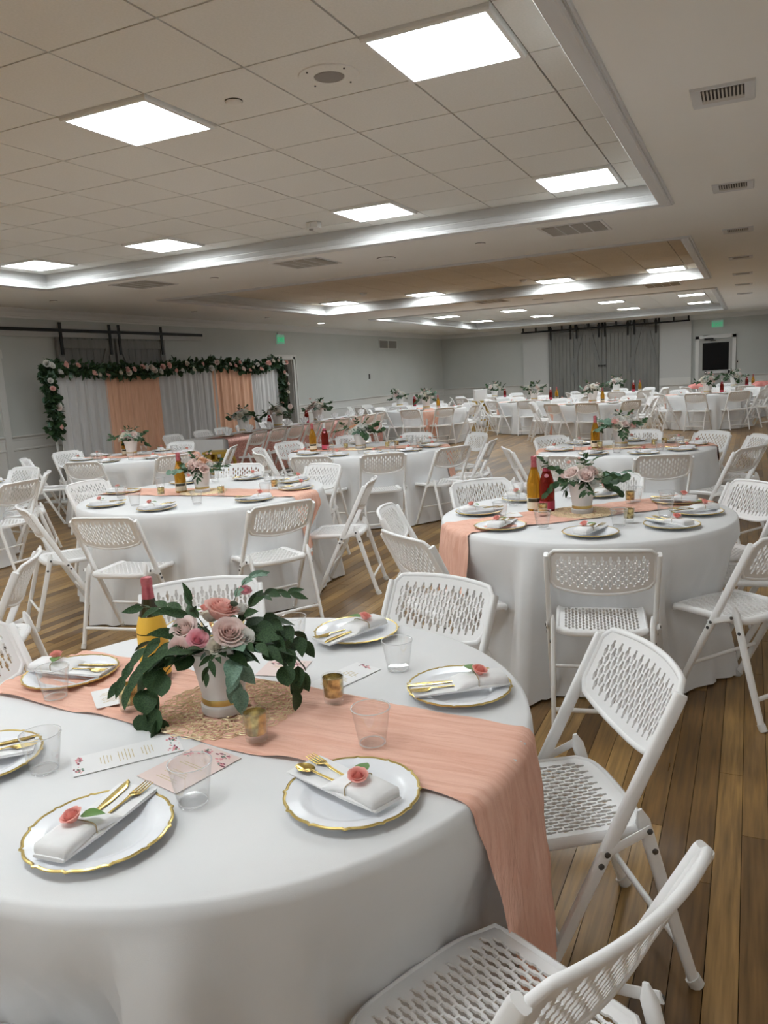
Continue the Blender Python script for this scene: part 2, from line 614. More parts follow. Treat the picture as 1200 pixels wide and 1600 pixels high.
LIGHT_I = (2, -1, -5, -8)
LIGHT_J = {0: (6, 1, -4, -9, -14), 1: (18,), 2: (28, 33, 23)}  # two rearmost front rows are added out of view for frontal light
TILE = {}
for k, (a, b) in enumerate(COF):
    m = M['tile_tan'] if k == 1 else M['tile']
    x0, x1, y0, y1 = LIPX[0] - D, LIPX[1] + D, a - D, b + D
    base = struct(one('ceiling', ((x0 + x1) / 2, (y0 + y1) / 2, ZT + .025), (x1 - x0, y1 - y0, .02), M['tgrid']))
    big = MB()
    i0, i1 = math.floor((x0 - GX) / T), math.ceil((x1 - GX) / T)
    j0, j1 = math.floor((y0 - GY) / T), math.ceil((y1 - GY) / T)
    for i in range(i0, i1):
        for j in range(j0, j1):
            if i in LIGHT_I and j in LIGHT_J[k]:
                continue
            xa, xb = max(x0, GX + i * T + .0055), min(x1, GX + (i + 1) * T - .0055)
            ya, yb = max(y0, GY + j * T + .0055), min(y1, GY + (j + 1) * T - .0055)
            if xb - xa < .02 or yb - ya < .02:
                continue
            if not any(in_view(xx, yy, ZT, 300) for xx in (xa, xb) for yy in (ya, yb)):
                big.box(((xa + xb) / 2, (ya + yb) / 2, ZT + .006), (xb - xa, yb - ya, .012))
                continue
            q = (round(xb - xa, 3), round(yb - ya, 3), k)
            if q not in TILE:
                o = one('ceiling_tile', (0, 0, .006), (xb - xa, yb - ya, .012), m)
                TILE[q] = o.data
                bpy.data.objects.remove(o)
            put('ceiling_tile', TILE[q], base, ((xa + xb) / 2 - 0, (ya + yb) / 2, ZT))
    if big.v:
        o = big.build('ceiling_tiles', m, base, smooth=False)
        o['kind'] = 'stuff'
proto = None
for k in LIGHT_J:
    for j in LIGHT_J[k]:
        for n_, i in enumerate(LIGHT_I):
            cx, cy = GX + (i + .5) * T, GY + (j + .5) * T
            if proto is None:
                proto = thing('ceiling_light', '', 'ceiling light')
                fr = MB().add(loop_profile([(0.0, -.012), (-.004, -.022), (-.024, -.022), (-.028, -.008), (-.028, .01), (0, .01), (0, -.012)], -.300, .300, -.300, .300)).build('frame', M['lampframe'], proto, smooth=False)
                MB().box((0, 0, -.004), (.545, .545, .012)).build('diffuser', M['lamp'], proto, smooth=False)
                L_ = proto
            else:
                L_ = copy_tree(proto)
            L_.location = (cx, cy, ZT)
            row = {6: 'far row of the front recess', 1: 'middle row of the front recess', -4: 'front recess row above the camera', -9: 'added unseen fill row behind the camera', -14: 'last added unseen fill row behind the camera', 18: 'tan second recess',
                   28: 'middle row of the third recess', 33: 'far row of the third recess', 23: 'near row of the third recess'}[j]
            L_['label'] = 'square panel light, %s from the aisle, %s' % (('first', 'second', 'third', 'fourth')[n_], row)
            L_['group'] = 'ceiling panel lights'

# wall crown
cp = [(0, 0), (.10, 0), (.10, -.012), (.088, -.02), (.082, -.03), (.05, -.06), (.03, -.095), (.026, -.108), (.012, -.112), (.012, -.14), (0, -.14)]


def rail_profile(p, axis, pos, sgn, a, b, z):
    v, f = [], []
    for d, h in p:
        for q in (a, b):
            v.append((pos + sgn * d, q, z + h) if axis == 'x' else (q, pos + sgn * d, z + h))
    for i in range(len(p) - 1):
        f.append((2 * i, 2 * i + 1, 2 * i + 3, 2 * i + 2))
    return v, f


struct(MB().add(rail_profile(cp, 'x', XL, 1, YB, YF, ZS)).build('trim_4', M['trim'], smooth=False))
struct(MB().add(rail_profile(cp, 'y', YF, -1, XL, XR, ZS)).build('trim_5', M['trim'], smooth=False))
# wainscot with cap rails
rp_ = [(.0, .03), (.045, .03), (.045, .012), (.03, 0), (.018, -.012), (.016, -.04), (.012, -.05), (.012, -.16), (.02, -.17), (.02, -.19), (.006, -.20), (.006, -.95)]
n_t = 6
for a, b in ((YB, 8.06), (8.18, 9.2), (11.8, DY0 - .12), (DY1 + .12, YF)):
    struct(MB().add(rail_profile(rp_, 'x', XL, 1, a, b, .985)).build('trim_%d' % n_t, M['wainscot'], smooth=False))
    n_t += 1
for a, b in ((XL, -7.03), (-1.69, -1.6), (-.42, XR)):
    struct(MB().add(rail_profile(rp_, 'y', YF, -1, a, b, .985)).build('trim_%d' % n_t, M['wainscot'], smooth=False))
    n_t += 1
struct(one('trim_%d' % n_t, (XL + .02, 8.12, 1.08), (.04, .11, 2.16), M['wainscot']))
n_t += 1
struct(one('trim_%d' % n_t, (XL + .02, 7.6, 2.22), (.04, 1.2, .12), M['wainscot']))
n_t += 1
struct(one('baseboard_left', (XL + .015, (YB + DY0 - .1) / 2, .07), (.03, DY0 - .1 - YB, .14), M['wainscot']))
struct(one('baseboard_far', ((XL + XR) / 2, YF - .012, .07), (XR - XL, .024, .14), M['wainscot']))

# door in the drape wall
mb = MB()
for y in (DY0 - .05, DY1 + .05):
    mb.box((XL + .02, y, 1.08), (.05, .11, 2.16))
    mb.box((XL + .03, y + (.04 if y > 16 else -.04), 1.08), (.06, .02, 2.16))
mb.box((XL + .02, (DY0 + DY1) / 2, 2.155), (.05, DY1 - DY0 + .21, .11))
mb.box((XL + .03, (DY0 + DY1) / 2, 2.20), (.06, DY1 - DY0 + .21, .02))
for y in (DY0 + .01, DY1 - .01):
    mb.box((XL - .09, y, 1.05), (.18, .02, 2.1))
d1 = struct(mb.build('door_1', M['wainscot'], smooth=False))
leaf = MB().box((-.02, -.43, 1.04), (.045, .86, 2.06)).build('door_leaf', M['doordark'], d1, smooth=False)
leaf.location = (XL - .12, DY1 - .03, 0)
leaf.rotation_euler = (0, 0, math.radians(-62))
for z in (.3, 1.05, 1.8):
    MB().box((0.01, -.01, z), (.03, .03, .11)).build('hinge', M['black'], leaf, smooth=False)

# ------------------------------------------------------------------ far wall: piers, barn doors, exit door
for k, (a, b, c_) in enumerate(((-7.02, -6.15, 'pier on the drape side'), (-2.64, -1.70, 'pier beside the exit door'))):
    t = one('wall_pier', ((a + b) / 2, YF - .06, 1.36), (b - a, .12, 2.72), M['panelpaint'])
    struct(t)
    one('cap_rail', ((a + b) / 2, YF - .14, .90), (b - a, .05, .24), M['wainscot'], t)
    one('lower_panel', ((a + b) / 2, YF - .125, .39), (b - a, .012, .78), M['wainscot'], t)
XD = (-6.15, -5.30, -4.39, -3.49, -2.64)
YD = YF - .17
tr = thing('barn_door_track', 'long black rail on short brackets above the far grey doors', 'door track', (0, 0, 0))
one('rail', (-4.39, YD - .03, 2.745), (5.3, .02, .05), M['black'], tr)
for q in range(13):
    x = -6.98 + 5.2 * q / 12
    one('bracket', (x, YD - .015, 2.83), (.05, .03, .14), M['black'], tr)
for q in range(4):
    a, b = XD[q] + .008, XD[q + 1] - .008
    m, m2 = M['barn'], M['barn_dark']
    t = thing('barn_door', '', 'door', ((a + b) / 2, YD, 0), group='far barn doors')
    t['label'] = ('tall grey barn door with diagonal brace, ' + ('next to the drape-side pier', 'second from the drape-side pier, handle on its edge',
                  'third from the drape-side pier', 'next to the exit-door pier')[q])
    W_ = b - a
    mb = MB()
    for p in range(7):
        mb.box((-W_ / 2 + W_ * (p + .5) / 7, .02, 1.34), (W_ / 7 - .006, .03, 2.66))
    mb.build('plank_panel', m2, t, smooth=False)
    for s in (-1, 1):
        one('stile', (s * (W_ / 2 - .055), -.008, 1.34), (.11, .03, 2.66), m, t)
    for z in (.11, 2.6):
        one('cross_rail', (0, -.006, z), (W_ - .22, .026, .14), m, t)
    dx, dz = W_ - .3, 2.3
    L_ = math.hypot(dx, dz)
    s = 1 if q % 2 == 0 else -1
    MB().box((0, 0, 0), (.10, .028, L_)).build('brace', m, t, smooth=False)
    br = t.children[-1]
    br.location = (0, -.007, 1.35)
    br.rotation_euler = (0, s * math.atan2(dx, dz), 0)
    for s in (-1, 1):
        hg = one('hanger', (s * (W_ / 2 - .09), -.034, 2.66), (.055, .014, .46), M['black'], t)
        MB().add(lathe([(.05, -.01), (.05, .01)], 16), Matrix.Translation((s * (W_ / 2 - .09), -.045, 2.80)) @ Matrix.Rotation(PI / 2, 4, 'X')).build('wheel', M['black'], hg)
    if q == 1:
        MB().box((W_ / 2, -.06, 1.52), (.24, .02, .03)).box((W_ / 2 - .1, -.04, 1.52), (.03, .04, .06)).box((W_ / 2 + .1, -.04, 1.52), (.03, .04, .06)).build('handle', M['black'], t, smooth=False)

mb = MB()
for x in (-1.535, -.485):
    mb.box((x, YF - .03, 1.12), (.10, .06, 2.24))
mb.box((-1.01, YF - .03, 2.205), (1.15, .06, .11))
mb.box((-1.01, YF - .045, 2.25), (1.19, .03, .03))
d2_ = struct(mb.build('door_2', M['trim'], smooth=False))
mb = MB()
for c_, d_ in (((-1.43, 1.06), (.10, 2.10)), ((-.58, 1.06), (.10, 2.10)), ((-1.005, .6), (.76, 1.18)), ((-1.005, 2.07), (.76, .09))):
    mb.box((c_[0], YF - .03, c_[1]), (d_[0], .05, d_[1]))
lf = mb.build('door_leaf', M['doorgrey'], d2_, smooth=False)
one('glass_pane', (-1.005, YF - .02, 1.61), (.77, .012, .84), M['glassblack'], lf)
pb = one('push_bar', (-.95, YF - .10, 1.125), (.62, .05, .07), M['alu'], lf)
for x in (-1.28, -.62):
    one('bar_end', (x, YF - .085, 1.125), (.06, .08, .09), M['black'], lf)
cl = one('door_closer', (-1.2, YF - .09, 2.14), (.26, .07, .06), M['black'], lf)
one('closer_arm', (-1.08, YF - .11, 2.09), (.16, .03, .02), M['black'], lf)
sw = one('light_switch', (-.385, YF - .012, 1.41), (.075, .024, .12), M['vent'])
tag(sw, 'small switch plate on the wall beside the exit door', 'switch')
one('toggle', (-.385, YF - .03, 1.41), (.03, .016, .05), M['black'], sw)


def exit_sign(loc, rz, label):
    t = thing('exit_sign', label, 'sign', loc, rz, 'exit signs')
    one('housing', (0, .012, 0), (.33, .024, .21), M['exit_panel'], t)
    one('canopy', (0, .02, .125), (.24, .05, .05), M['alu'], t)
    cu = bpy.data.curves.new('letters', 'FONT')
    cu.body = 'EXIT'
    cu.size = .15
    cu.extrude = .004
    cu.align_x = 'CENTER'
    cu.align_y = 'CENTER'
    cu.materials.append(M['exit'])
    tmp = bpy.data.objects.new('letters', cu)
    o = mesh_obj('letters', bpy.data.meshes.new_from_object(tmp), t)
    bpy.data.objects.remove(tmp)
    o.location = (0, -.006, -.02)
    o.rotation_euler = (PI / 2, 0, 0)
    return t


exit_sign((-.97, YF - .03, 2.58), 0, 'green lit EXIT sign above the glazed exit door')
exit_sign((XL + .03, 15.86, 2.57), PI / 2, 'green lit EXIT sign above the dark doorway beside the drapes')

# ------------------------------------------------------------------ drape wall: barn doors, track, vent
hb = one('header_board', (XL + .015, 9.8, 2.585), (.03, 6.2, .20), M['panelpaint'])
struct(hb)
hb.name = 'trim_%d' % n_t
n_t += 1
tr = thing('barn_door_track', 'black rail along the drape wall above the garland', 'door track')
one('rail', (XL + .10, 9.7, 2.585), (.014, 6.3, .05), M['black'], tr)
for y in (7.2, 8.6, 10.0, 11.2, 12.5):
    one('spacer', (XL + .06, y, 2.585), (.07, .04, .04), M['black'], tr)
for q, (a, b) in enumerate(((9.2, 10.42), (10.48, 11.72))):
    t = thing('barn_door', ('grey barn door behind the sheer drape, nearer of the two', 'grey barn door behind the peach drape, farther of the two')[q], 'door', (XL + .05, (a + b) / 2, 0), PI / 2, 'barn doors behind the drapes')
    W_ = b - a
    mb = MB()
    for p in range(8):
        mb.box((-W_ / 2 + W_ * (p + .5) / 8, .0, 1.25), (W_ / 8 - .006, .03, 2.46))
    mb.build('plank_panel', M['barn'], t, smooth=False)
    for s in (-1, 1):
        one('stile', (s * (W_ / 2 - .06), -.025, 1.25), (.12, .03, 2.46), M['barn_dark'], t)
        one('hanger', (s * (W_ / 2 - .08), -.05, 2.46), (.055, .014, .50), M['black'], t)
    for z in (.11, 2.38):
        one('cross_rail', (0, -.024, z), (W_ - .24, .028, .14), M['barn_dark'], t)
    br = MB().box((0, 0, 0), (.10, .026, 2.4)).build('brace', M['barn_dark'], t, smooth=False)
    br.location = (0, -.024, 1.25)
    br.rotation_euler = (0, (1 if q == 0 else -1) * .42, 0)

vt = thing('wall_vent', 'white double wall grille high on the wall beyond the doorway', 'vent', (XL + .01, 21.9, 2.52), PI / 2)
MB().add(loop_profile([(0, 0), (.03, .0), (.03, .02), (0, .02), (0, 0)], -.62, .62, -.11, .11), Matrix.Rotation(PI / 2, 4, 'X')).box((0, -.01, 0), (.04, .02, .22)).build('frame', M['wainscot'], vt, smooth=False)
one('backing', (0, .004, 0), (1.24, .008, .22), M['ventdark'], vt)
for s in range(14):
    one('slat', (0, -.008, -.10 + .2 * s / 13), (1.24, .012, .006), M['vent'], vt)
ws = one('wall_switch', (XL + .01, 20.5, 1.6), (.02, .05, .14), M['ventdark'])
tag(ws, 'small dark thermostat on the plain wall below the double vent', 'switch')

# ------------------------------------------------------------------ soffit and ceiling fittings
P = None
for k, (x, y, nm) in enumerate(((-1.58, 8.0, 'nearest the right-hand registers'), (-4.57, 7.93, 'middle of three'), (-6.93, 7.93, 'nearest the drapes'), (-1.45, 15.0, 'in the second cross soffit, aisle end'), (-4.57, 14.95, 'in the second cross soffit, middle'))):
    lab = ('square louvred return vent in the first soffit, aisle end', 'square louvred return vent in the first soffit, middle one', 'square louvred return vent in the first soffit, toward the drapes',
           'square louvred return vent in the second soffit, aisle end', 'square louvred return vent in the second soffit, middle one')[k]
    if P is None:
        P = t = thing('return_vent', lab, 'vent', group='square return vents')
        MB().add(loop_profile([(0, -.004), (.03, -.012), (.035, 0)], -.27, .27, -.27, .27)).build('frame', M['trim'], t, smooth=False)
        one('backing', (0, 0, -.002), (.54, .54, .004), M['ventdark'], t)
        for q in range(1, 4):
            one('divider', (-.27 + .135 * q, 0, -.008), (.012, .54, .012), M['trim'], t)
        mb = MB()
        for q in range(22):
            mb.box((0, 0, 0), (.54, .016, .003), Matrix.Translation((0, -.258 + .516 * q / 21, -.008)) @ Matrix.Rotation(.5, 4, 'X'))
        mb.build('slats', M['vent'], t, smooth=False)
    else:
        t = copy_tree(P)
        t['label'] = lab
    t.location = (x, y, ZS)
P = None
for k, y in enumerate((4.6, 7.02, 9.41, 12.0, 14.34, 16.5, 18.9)):
    if P is None:
        P = t = thing('air_register', '', 'vent', group='registers along the aisle soffit')
        MB().add(loop_profile([(0, -.004), (.045, -.012), (.05, 0)], -.10, .10, -.11, .11)).build('frame', M['crown'], t, smooth=False)
        one('backing', (0, 0, -.002), (.20, .22, .004), M['ventdark'], t)
        one('damper', (0, .08, -.006), (.20, .05, .004), M['vent'], t)
        for q in range(11):
            one('slat', (-.088 + .176 * q / 10, -.03, -.007), (.008, .15, .008), M['vent'], t)
    else:
        t = copy_tree(P)
    t['label'] = 'small white air register in the aisle soffit, %s from the camera' % ('first second third fourth fifth sixth seventh'.split()[k])
    t.location = (-.16, y, ZS)
t = thing('ceiling_speaker', 'round speaker grille set in a ceiling tile between two lit panels', 'speaker', (-1.93, 3.71, ZT))
MB().add(lathe([(.155, .0), (.153, -.006), (.10, -.009), (.078, -.008), (.076, -.004)], 40)).build('baffle', M['tile'], t)
MB().add(lathe([(.076, -.004), (.07, -.010), (.02, -.013)], 32)).build('grille', M['speaker'], t)
for k in range(4):
    a = PI / 4 + k * PI / 2 + .3
    MB().add(lathe([(.005, -.005), (.005, -.012)], 8), Matrix.Translation((.13 * math.cos(a), .13 * math.sin(a), 0))).build('screw', M['bolt'], t)
for x, y, r, z, lab in ((-2.52, 3.73, .045, ZT, 'small flat sprinkler cover beside the nearest tile light'), (-3.75, 8.31, .10, ZS, 'round white disc on the first soffit between square vents'),
                        (-2.59, 8.15, .05, ZS, 'small disc on the first soffit, toward the aisle'), (-6.0, 8.14, .05, ZS, 'small disc on the first soffit, toward the drapes'),
                        (-3.82, 15.57, .10, ZS, 'round white disc on the second cross soffit'), (-8.9, 8.3, .05, ZS, 'small dark disc on the soffit near the drape-wall crown'),
                        (-8.9, 11.4, .05, ZS, 'small dark disc on the drape-side soffit above the garland'), (-8.95, 13.8, .05, ZS, 'small dark disc on the drape-side soffit near the doorway')):
    lab = lab.replace('nearest tile light', 'bright tile light')
    t = thing('ceiling_disc', lab, 'sprinkler cover', (x, y, z), group='round ceiling discs')
    MB().add(lathe([(r, -.002), (r, -.008), (r * .9, -.014), (r * .2, -.018)], 28)).build('cover', M['ceiling'], t)
    MB().add(lathe([(r * 1.06, .0), (r * 1.04, -.005)], 28)).build('escutcheon', M['ventdark'], t)
t = thing('motion_sensor', 'small white box sensor hanging at the edge of the tiled recess', 'sensor', (-3.81, 6.81, ZT))
MB().box((0, 0, -.03), (.12, .08, .055)).box((-.03, -.045, -.03), (.04, .02, .03)).build('housing', M['trim'], t, smooth=False)
MB().add(lathe([(.02, -.07), (.022, -.05)], 14), Matrix.Translation((-.03, 0, 0))).build('lens', M['speaker'], t)
for x, y, k in ((-3.55, 13.5, 'toward the aisle'), (-6.3, 12.9, 'toward the drapes')):
    t = thing('smoke_detector', 'small smoke detector in the tan tiled recess, ' + k, 'smoke detector', (x, y, ZT), group='smoke detectors')
    MB().add(lathe([(.06, 0), (.058, -.02), (.04, -.04), (.01, -.045)], 20)).build('cover', M['trim'], t)
    MB().add(lathe([(.07, 0), (.07, -.006)], 20)).build('base', M['trim'], t)
t = thing('can_light', 'small lit recessed can light on the soffit near the drape wall', 'ceiling light', (-9.11, 16.31, ZS))
MB().add(lathe([(.11, -.002), (.11, -.010), (.085, -.012), (.08, -.004)], 28, True, False)).build('trim_ring', M['trim'], t)
MB().add(lathe([(.08, -.006), (.06, -.012)], 24)).build('lens', M['canlamp'], t)
# ------------------------------------------------------------------ folding chair
def perforated(P, us, nrow, v0, v1, thick, lod):
    """plate P(u,v,w) in columns us (first and last solid), rows of staggered slots between v0 and v1"""
    V, F, idx = [], [], {}

    def vid(u, v, w_):
        k = (round(u, 5), round(v, 5), w_)
        if k not in idx:
            idx[k] = len(V)
            V.append(P(u, v, w_))
        return idx[k]
    hs = (v1 - v0) / (2 * nrow)
    lat = [0.0] + [v0 + hs * k for k in range(2 * nrow + 1)] + [1.0]
    a, b = .25, .43
    for ci in range(len(us) - 1):
        ua, ub = us[ci], us[ci + 1]
        wu = ub - ua
        uc = (ua + ub) / 2
        solid = ci in (0, len(us) - 2)
        k = 0
        cells = []
        while k < len(lat) - 1:
            if not solid and 1 <= k < len(lat) - 2:
                off = ci % 2
                if (k - 1 - off) % 2 == 0 and k + 2 <= len(lat) - 2:
                    cells.append((k, True))
                    k += 2
                    continue
            cells.append((k, False))
            k += 1
        for k, hole in cells:
            if not hole:
                va, vb = lat[k], lat[k + 1]
                for w_ in ((0, 1) if lod == 0 else (0,)):
                    q = (vid(ua, va, w_), vid(ub, va, w_), vid(ub, vb, w_), vid(ua, vb, w_))
                    F.append(q if w_ == 0 else q[::-1])
                continue
            va, vm, vb = lat[k], lat[k + 1], lat[k + 2]
            L_ = vb - va
            if lod == 0:
                hp = [(-a, .05), (a, .05), (a, .33), (b, .39), (b, .61), (a, .67), (a, .95), (-a, .95), (-a, .67), (-b, .61), (-b, .39), (-a, .33)]
                for w_ in (0, 1):
                    o = [vid(ua, va, w_), vid(ub, va, w_), vid(ub, vm, w_), vid(ub, vb, w_), vid(ua, vb, w_), vid(ua, vm, w_)]
                    h = [vid(uc + x * wu, va + y * L_, w_) for x, y in hp]
                    fs = [(o[0], o[1], h[1], h[0]), (o[3], o[4], h[7], h[6]), (o[1], o[2], h[3], h[2], h[1]), (o[2], h[4], h[3]), (o[2], o[3], h[6], h[5], h[4]),
                          (o[4], o[5], h[9], h[8], h[7]), (o[5], h[10], h[9]), (o[5], o[0], h[0], h[11], h[10])]
                    F += fs if w_ == 0 else [q[::-1] for q in fs]
                t = [vid(uc + x * wu, va + y * L_, 0) for x, y in hp]
                u_ = [vid(uc + x * wu, va + y * L_, 1) for x, y in hp]
                for q in range(12):
                    F.append((t[q], t[(q + 1) % 12], u_[(q + 1) % 12], u_[q]))
            else:
                hp = [(0, .05), (.27, .36), (.27, .64), (0, .95), (-.27, .64), (-.27, .36)]
                o = [vid(ua, va, 0), vid(ub, va, 0), vid(ub, vm, 0), vid(ub, vb, 0), vid(ua, vb, 0), vid(ua, vm, 0)]
                h = [vid(uc + x * wu, va + y * L_, 0) for x, y in hp]
                F += [(o[0], o[1], h[0]), (o[1], o[2], h[1], h[0]), (o[2], h[2], h[1]), (o[2], o[3], h[3], h[2]), (o[3], o[4], h[3]), (o[4], o[5], h[4], h[3]), (o[5], h[5], h[4]), (o[5], o[0], h[0], h[5])]
    return V, F


def y_tube(z):
    return -.06 + (.43 - z) * .50


def back_P(u, v, w_):
    au = abs(u)
    zt = .836 - .009 * au ** 2.2 - .020 * max(0, (au - .90) / .10) ** 2
    zb = .624 + .036 * au ** 2.2 + .022 * max(0, (au - .88) / .12) ** 2
    z = zb + (zt - zb) * v
    y = y_tube(z) - .034 * (1 - u * u) - .004
    return (u * .213, y - .007 * w_ + .0035, z - .003 * w_)


def seat_P(u, v, w_):
    t = abs(2 * v - 1)
    wd = .192 * (1 - 4.0 * max(0, t - .80) ** 2) * (1.0 - .04 * (1 - v))
    y = -.195 + .420 * v
    y += (-1 if v > .5 else 1) * .016 * abs(u) ** 4 * max(0, t - .7) / .3
    z = .452 - .012 * (1 - u * u) * math.sin(PI * v) ** .5 - .30 * max(0, v - .84) ** 2 * 6 * .5 + .004 * (1 - v)
    return (u * wd, y, z - .006 * w_)


def make_chair(lod):
    st = M['steel_white']
    t = thing('folding_chair', '', 'chair')
    nseat, nback = (21, 23) if lod == 0 else (15, 17)
    us = [-1, -.86] + [-.86 + 1.72 * k / nseat for k in range(1, nseat)] + [.86, 1]
    s = perforated(seat_P, us, 8, .09, .90, .01, lod)
    mb = MB().add(s)
    rim = [seat_P(-1, k / 10, .5) for k in range(11)] + [seat_P(-1 + 2 * k / 12, 1, .5) for k in range(1, 12)] + [seat_P(1, 1 - k / 10, .5) for k in range(11)] + [seat_P(1 - 2 * k / 12, 0, .5) for k in range(1, 12)]
    rim = [(x, y, z - .008) for x, y, z in rim]
    mb.add(sweep(rim, .016, .010, 8 if lod == 0 else 5, up=(0, 0, 1), closed=True))
    mb.build('seat', M['plastic'], t, angle=.9)
    us = [-1, -.88] + [-.88 + 1.76 * k / nback for k in range(1, nback)] + [.88, 1]
    mb = MB().add(perforated(back_P, us, 4 if lod == 0 else 4, .12, .88, .01, lod))
    rim = [back_P(-1, k / 6, .5) for k in range(7)] + [back_P(-1 + 2 * k / 20, 1, .5) for k in range(1, 20)] + [back_P(1, 1 - k / 6, .5) for k in range(7)] + [back_P(1 - 2 * k / 20, 0, .5) for k in range(1, 20)]
    mb.add(sweep(rim, .009, .0085, 8 if lod == 0 else 5, up=(0, -1, .4), closed=True))
    mb.build('backrest', M['plastic'], t, angle=.9)
    n = 10 if lod == 0 else 6
    for sx in (-1, 1):
        pts = [(sx * .226, y_tube(z), z) for z in (.808, .802, .62, .45, .38, .2, .02)]
        f = MB().add(sweep(pts, [.0095] + [.0108] * 6, [.015] + [.0175, .0175, .017, .0165, .015, .014], n + 2, up=(1, 0, 0), e=.55)).build('leg', st, t)
        # rear leg with a pointed plastic shoulder above the seat
        pts = [(sx * .206, -.155, .515), (sx * .206, -.163, .485), (sx * .206, -.185, .41), (sx * .206, -.225, .27), (sx * .206, -.30, .02)]
        r = MB().add(sweep(pts, [.004, .010, .0105, .0105, .0095], [.006, .0175, .0165, .0155, .014], n + 2, up=(1, 0, 0), e=.6)).build('leg', st, t)
        k = MB().add(sweep([(sx * .234, -.045, .425), (sx * .234, -.17, .478)], .0035, .013, 6, up=(1, 0, 0))).build('brace', st, t)
        if lod == 0:
            for q, (y, z) in enumerate(((y_tube(.428), .428), (-.166, .474), (y_tube(.405) + .004, .400), (-.190, .405))):
                x = sx * (.2375 if q != 3 else .2175)
                MB().add(lathe([(.0075, -.002), (.0075, .002), (.004, .0032)], 10), Matrix.Translation((x, y, z)) @ Matrix.Rotation(sx * PI / 2, 4, 'Y')).build('bolt', M['bolt'], k)
            MB().add(sweep([(sx * .226, y_tube(.03), .030), (sx * .226, y_tube(.001) + .006, .001)], .0155, .020, 10, up=(1, 0, 0))).build('foot', M['rubber'], f)
            MB().add(sweep([(sx * .206, -.297, .030), (sx * .206, -.312, .001)], .0135, .020, 10, up=(1, 0, 0))).build('foot', M['rubber'], r)
    MB().add(sweep([(-.206, -.266, .125), (.206, -.266, .125)], .011, .009, n)).build('crossbar', st, t)
    MB().add(sweep([(-.226, y_tube(.2), .2), (.226, y_tube(.2), .2)], .009, .008, n)).build('crossbar', st, t)
    return t


CH = [make_chair(0), make_chair(1)]
CH_USED = [False, False]
ADJ = {'T1': 'glossy white', 'T2': 'table behind the front one', 'T3': 'white slotted', 'T4': 'table before the head table', 'T5': 'table with one amber bottle'}


def chair(cx, cy, face, tab):
    """place by the middle of its two top corners; face in degrees"""
    f = math.radians(face)
    lod = 0 if math.hypot(cx, cy) < 6.6 else 1
    if CH_USED[lod]:
        t = copy_tree(CH[lod])
    else:
        t = CH[lod]
        CH_USED[lod] = True
    t.location = (cx + .255 * math.cos(f), cy + .255 * math.sin(f), 0)
    t.rotation_euler = (0, 0, f - PI / 2)
    h = clock(TAB[tab][:2], (cx, cy), (tab, 'chair'))
    t['label'] = 'white perforated folding chair at %s of the %s' % (h, TNAME[tab])
    t['group'] = 'white folding chairs'
    return t


# centre x, y, radius, runner direction (deg), runner drop left/right end
TAB = {
    'T1': (-1.19, 1.51, .756, -3.9), 'T2': (-.83, 4.32, .785, 43), 'T3': (-3.84, 4.82, .925, 1), 'T4': (-3.98, 8.05, .925, 12), 'T5': (-1.10, 7.8, .825, 14),
    'T6': (-7.0, 7.5, .80, 20), 'T7': (-7.15, 4.75, .80, 20),
    'B1': (-6.85, 17.0, .92, -62), 'B2': (-8.32, 18.8, .92, 20), 'B4': (-4.9, 19.4, .92, 20), 'B5': (-3.05, 17.05, .92, 205), 'B7': (-.9, 19.55, .92, 10),
    'B3': (-6.9, 22.6, .92, 20), 'B6': (-3.39, 22.6, .92, 20), 'B8': (-.40, 23.0, .92, 20)}
TNAME = {
    'T1': 'big front table', 'T2': 'table behind the front one', 'T3': 'mauve-rose table', 'T4': 'table before the head table',
    'T5': 'table with one amber bottle', 'T6': 'table against the drapes', 'T7': 'table cut by the frame', 'H': 'long head table',
    'B1': 'back table with hanging peach end', 'B2': 'back table by the bare wall', 'B4': 'back table before the drape-side pier', 'B5': 'first table before the barn doors',
    'B7': 'back table before the exit door', 'B3': 'table in the far corner', 'B6': 'last table under the barn doors', 'B8': 'last table beside the exit door'}
TNAME.update({'B4': 'back table before the drape-side pier', 'B3': 'table in the far corner', 'B6': 'last table under the barn doors'})
CHAIRS = {
    'T1': [(-.14, 1.02, 155), (-.25, 2.03, 213), (-1.01, 2.58, 256), (-1.92, 2.34, 306), (-2.33, 1.56, -3), (-1.06, .37, 106)],
    'T2': [(-.54, 3.19, 101), (.16, 3.65, 143), (-1.48, 3.32, 54), (-1.88, 4.0, 14), (-1.68, 5.1, 312), (-.87, 5.45, 272), (.04, 5.05, 219), (.32, 4.43, 185)],
    'T3': [(-3.57, 3.49, 100), (-2.66, 4.1, 149), (-2.56, 5.16, 197), (-3.45, 6.05, 252), (-4.52, 3.73, 58), (-5.15, 4.91, -2), (-4.38, 6.07, 293), (-3.10, 2.54, 218)],
    'T4': [(-3.27, 6.92, 123), (-2.73, 7.48, 150), (-3.0, 9.1, 227), (-2.55, 8.2, 186), (-3.92, 9.35, 268), (-3.98, 6.72, 96), (-5.26, 8.35, -16), (-4.82, 7.05, 50), (-5.2, 7.6, 20), (-4.75, 9.15, 305)],
    'T5': [(-1.47, 6.58, 77), (-.62, 6.58, 108), (-1.96, 8.43, 322), (-2.12, 7.3, 27), (-1.09, 9.0, 270), (-.34, 8.66, 230), (.01, 7.11, 150), (.08, 8.15, 200)],
    'T6': [(-8.25, 7.59, -5), (-6.72, 6.38, 105), (-5.93, 7.0, 155), (-7.2, 8.66, 273), (-5.85, 8.0, 205), (-8.05, 6.75, 40)],
    'T7': [(-5.95, 4.9, 182), (-7.05, 5.9, 268), (-6.35, 5.55, 226)],
}
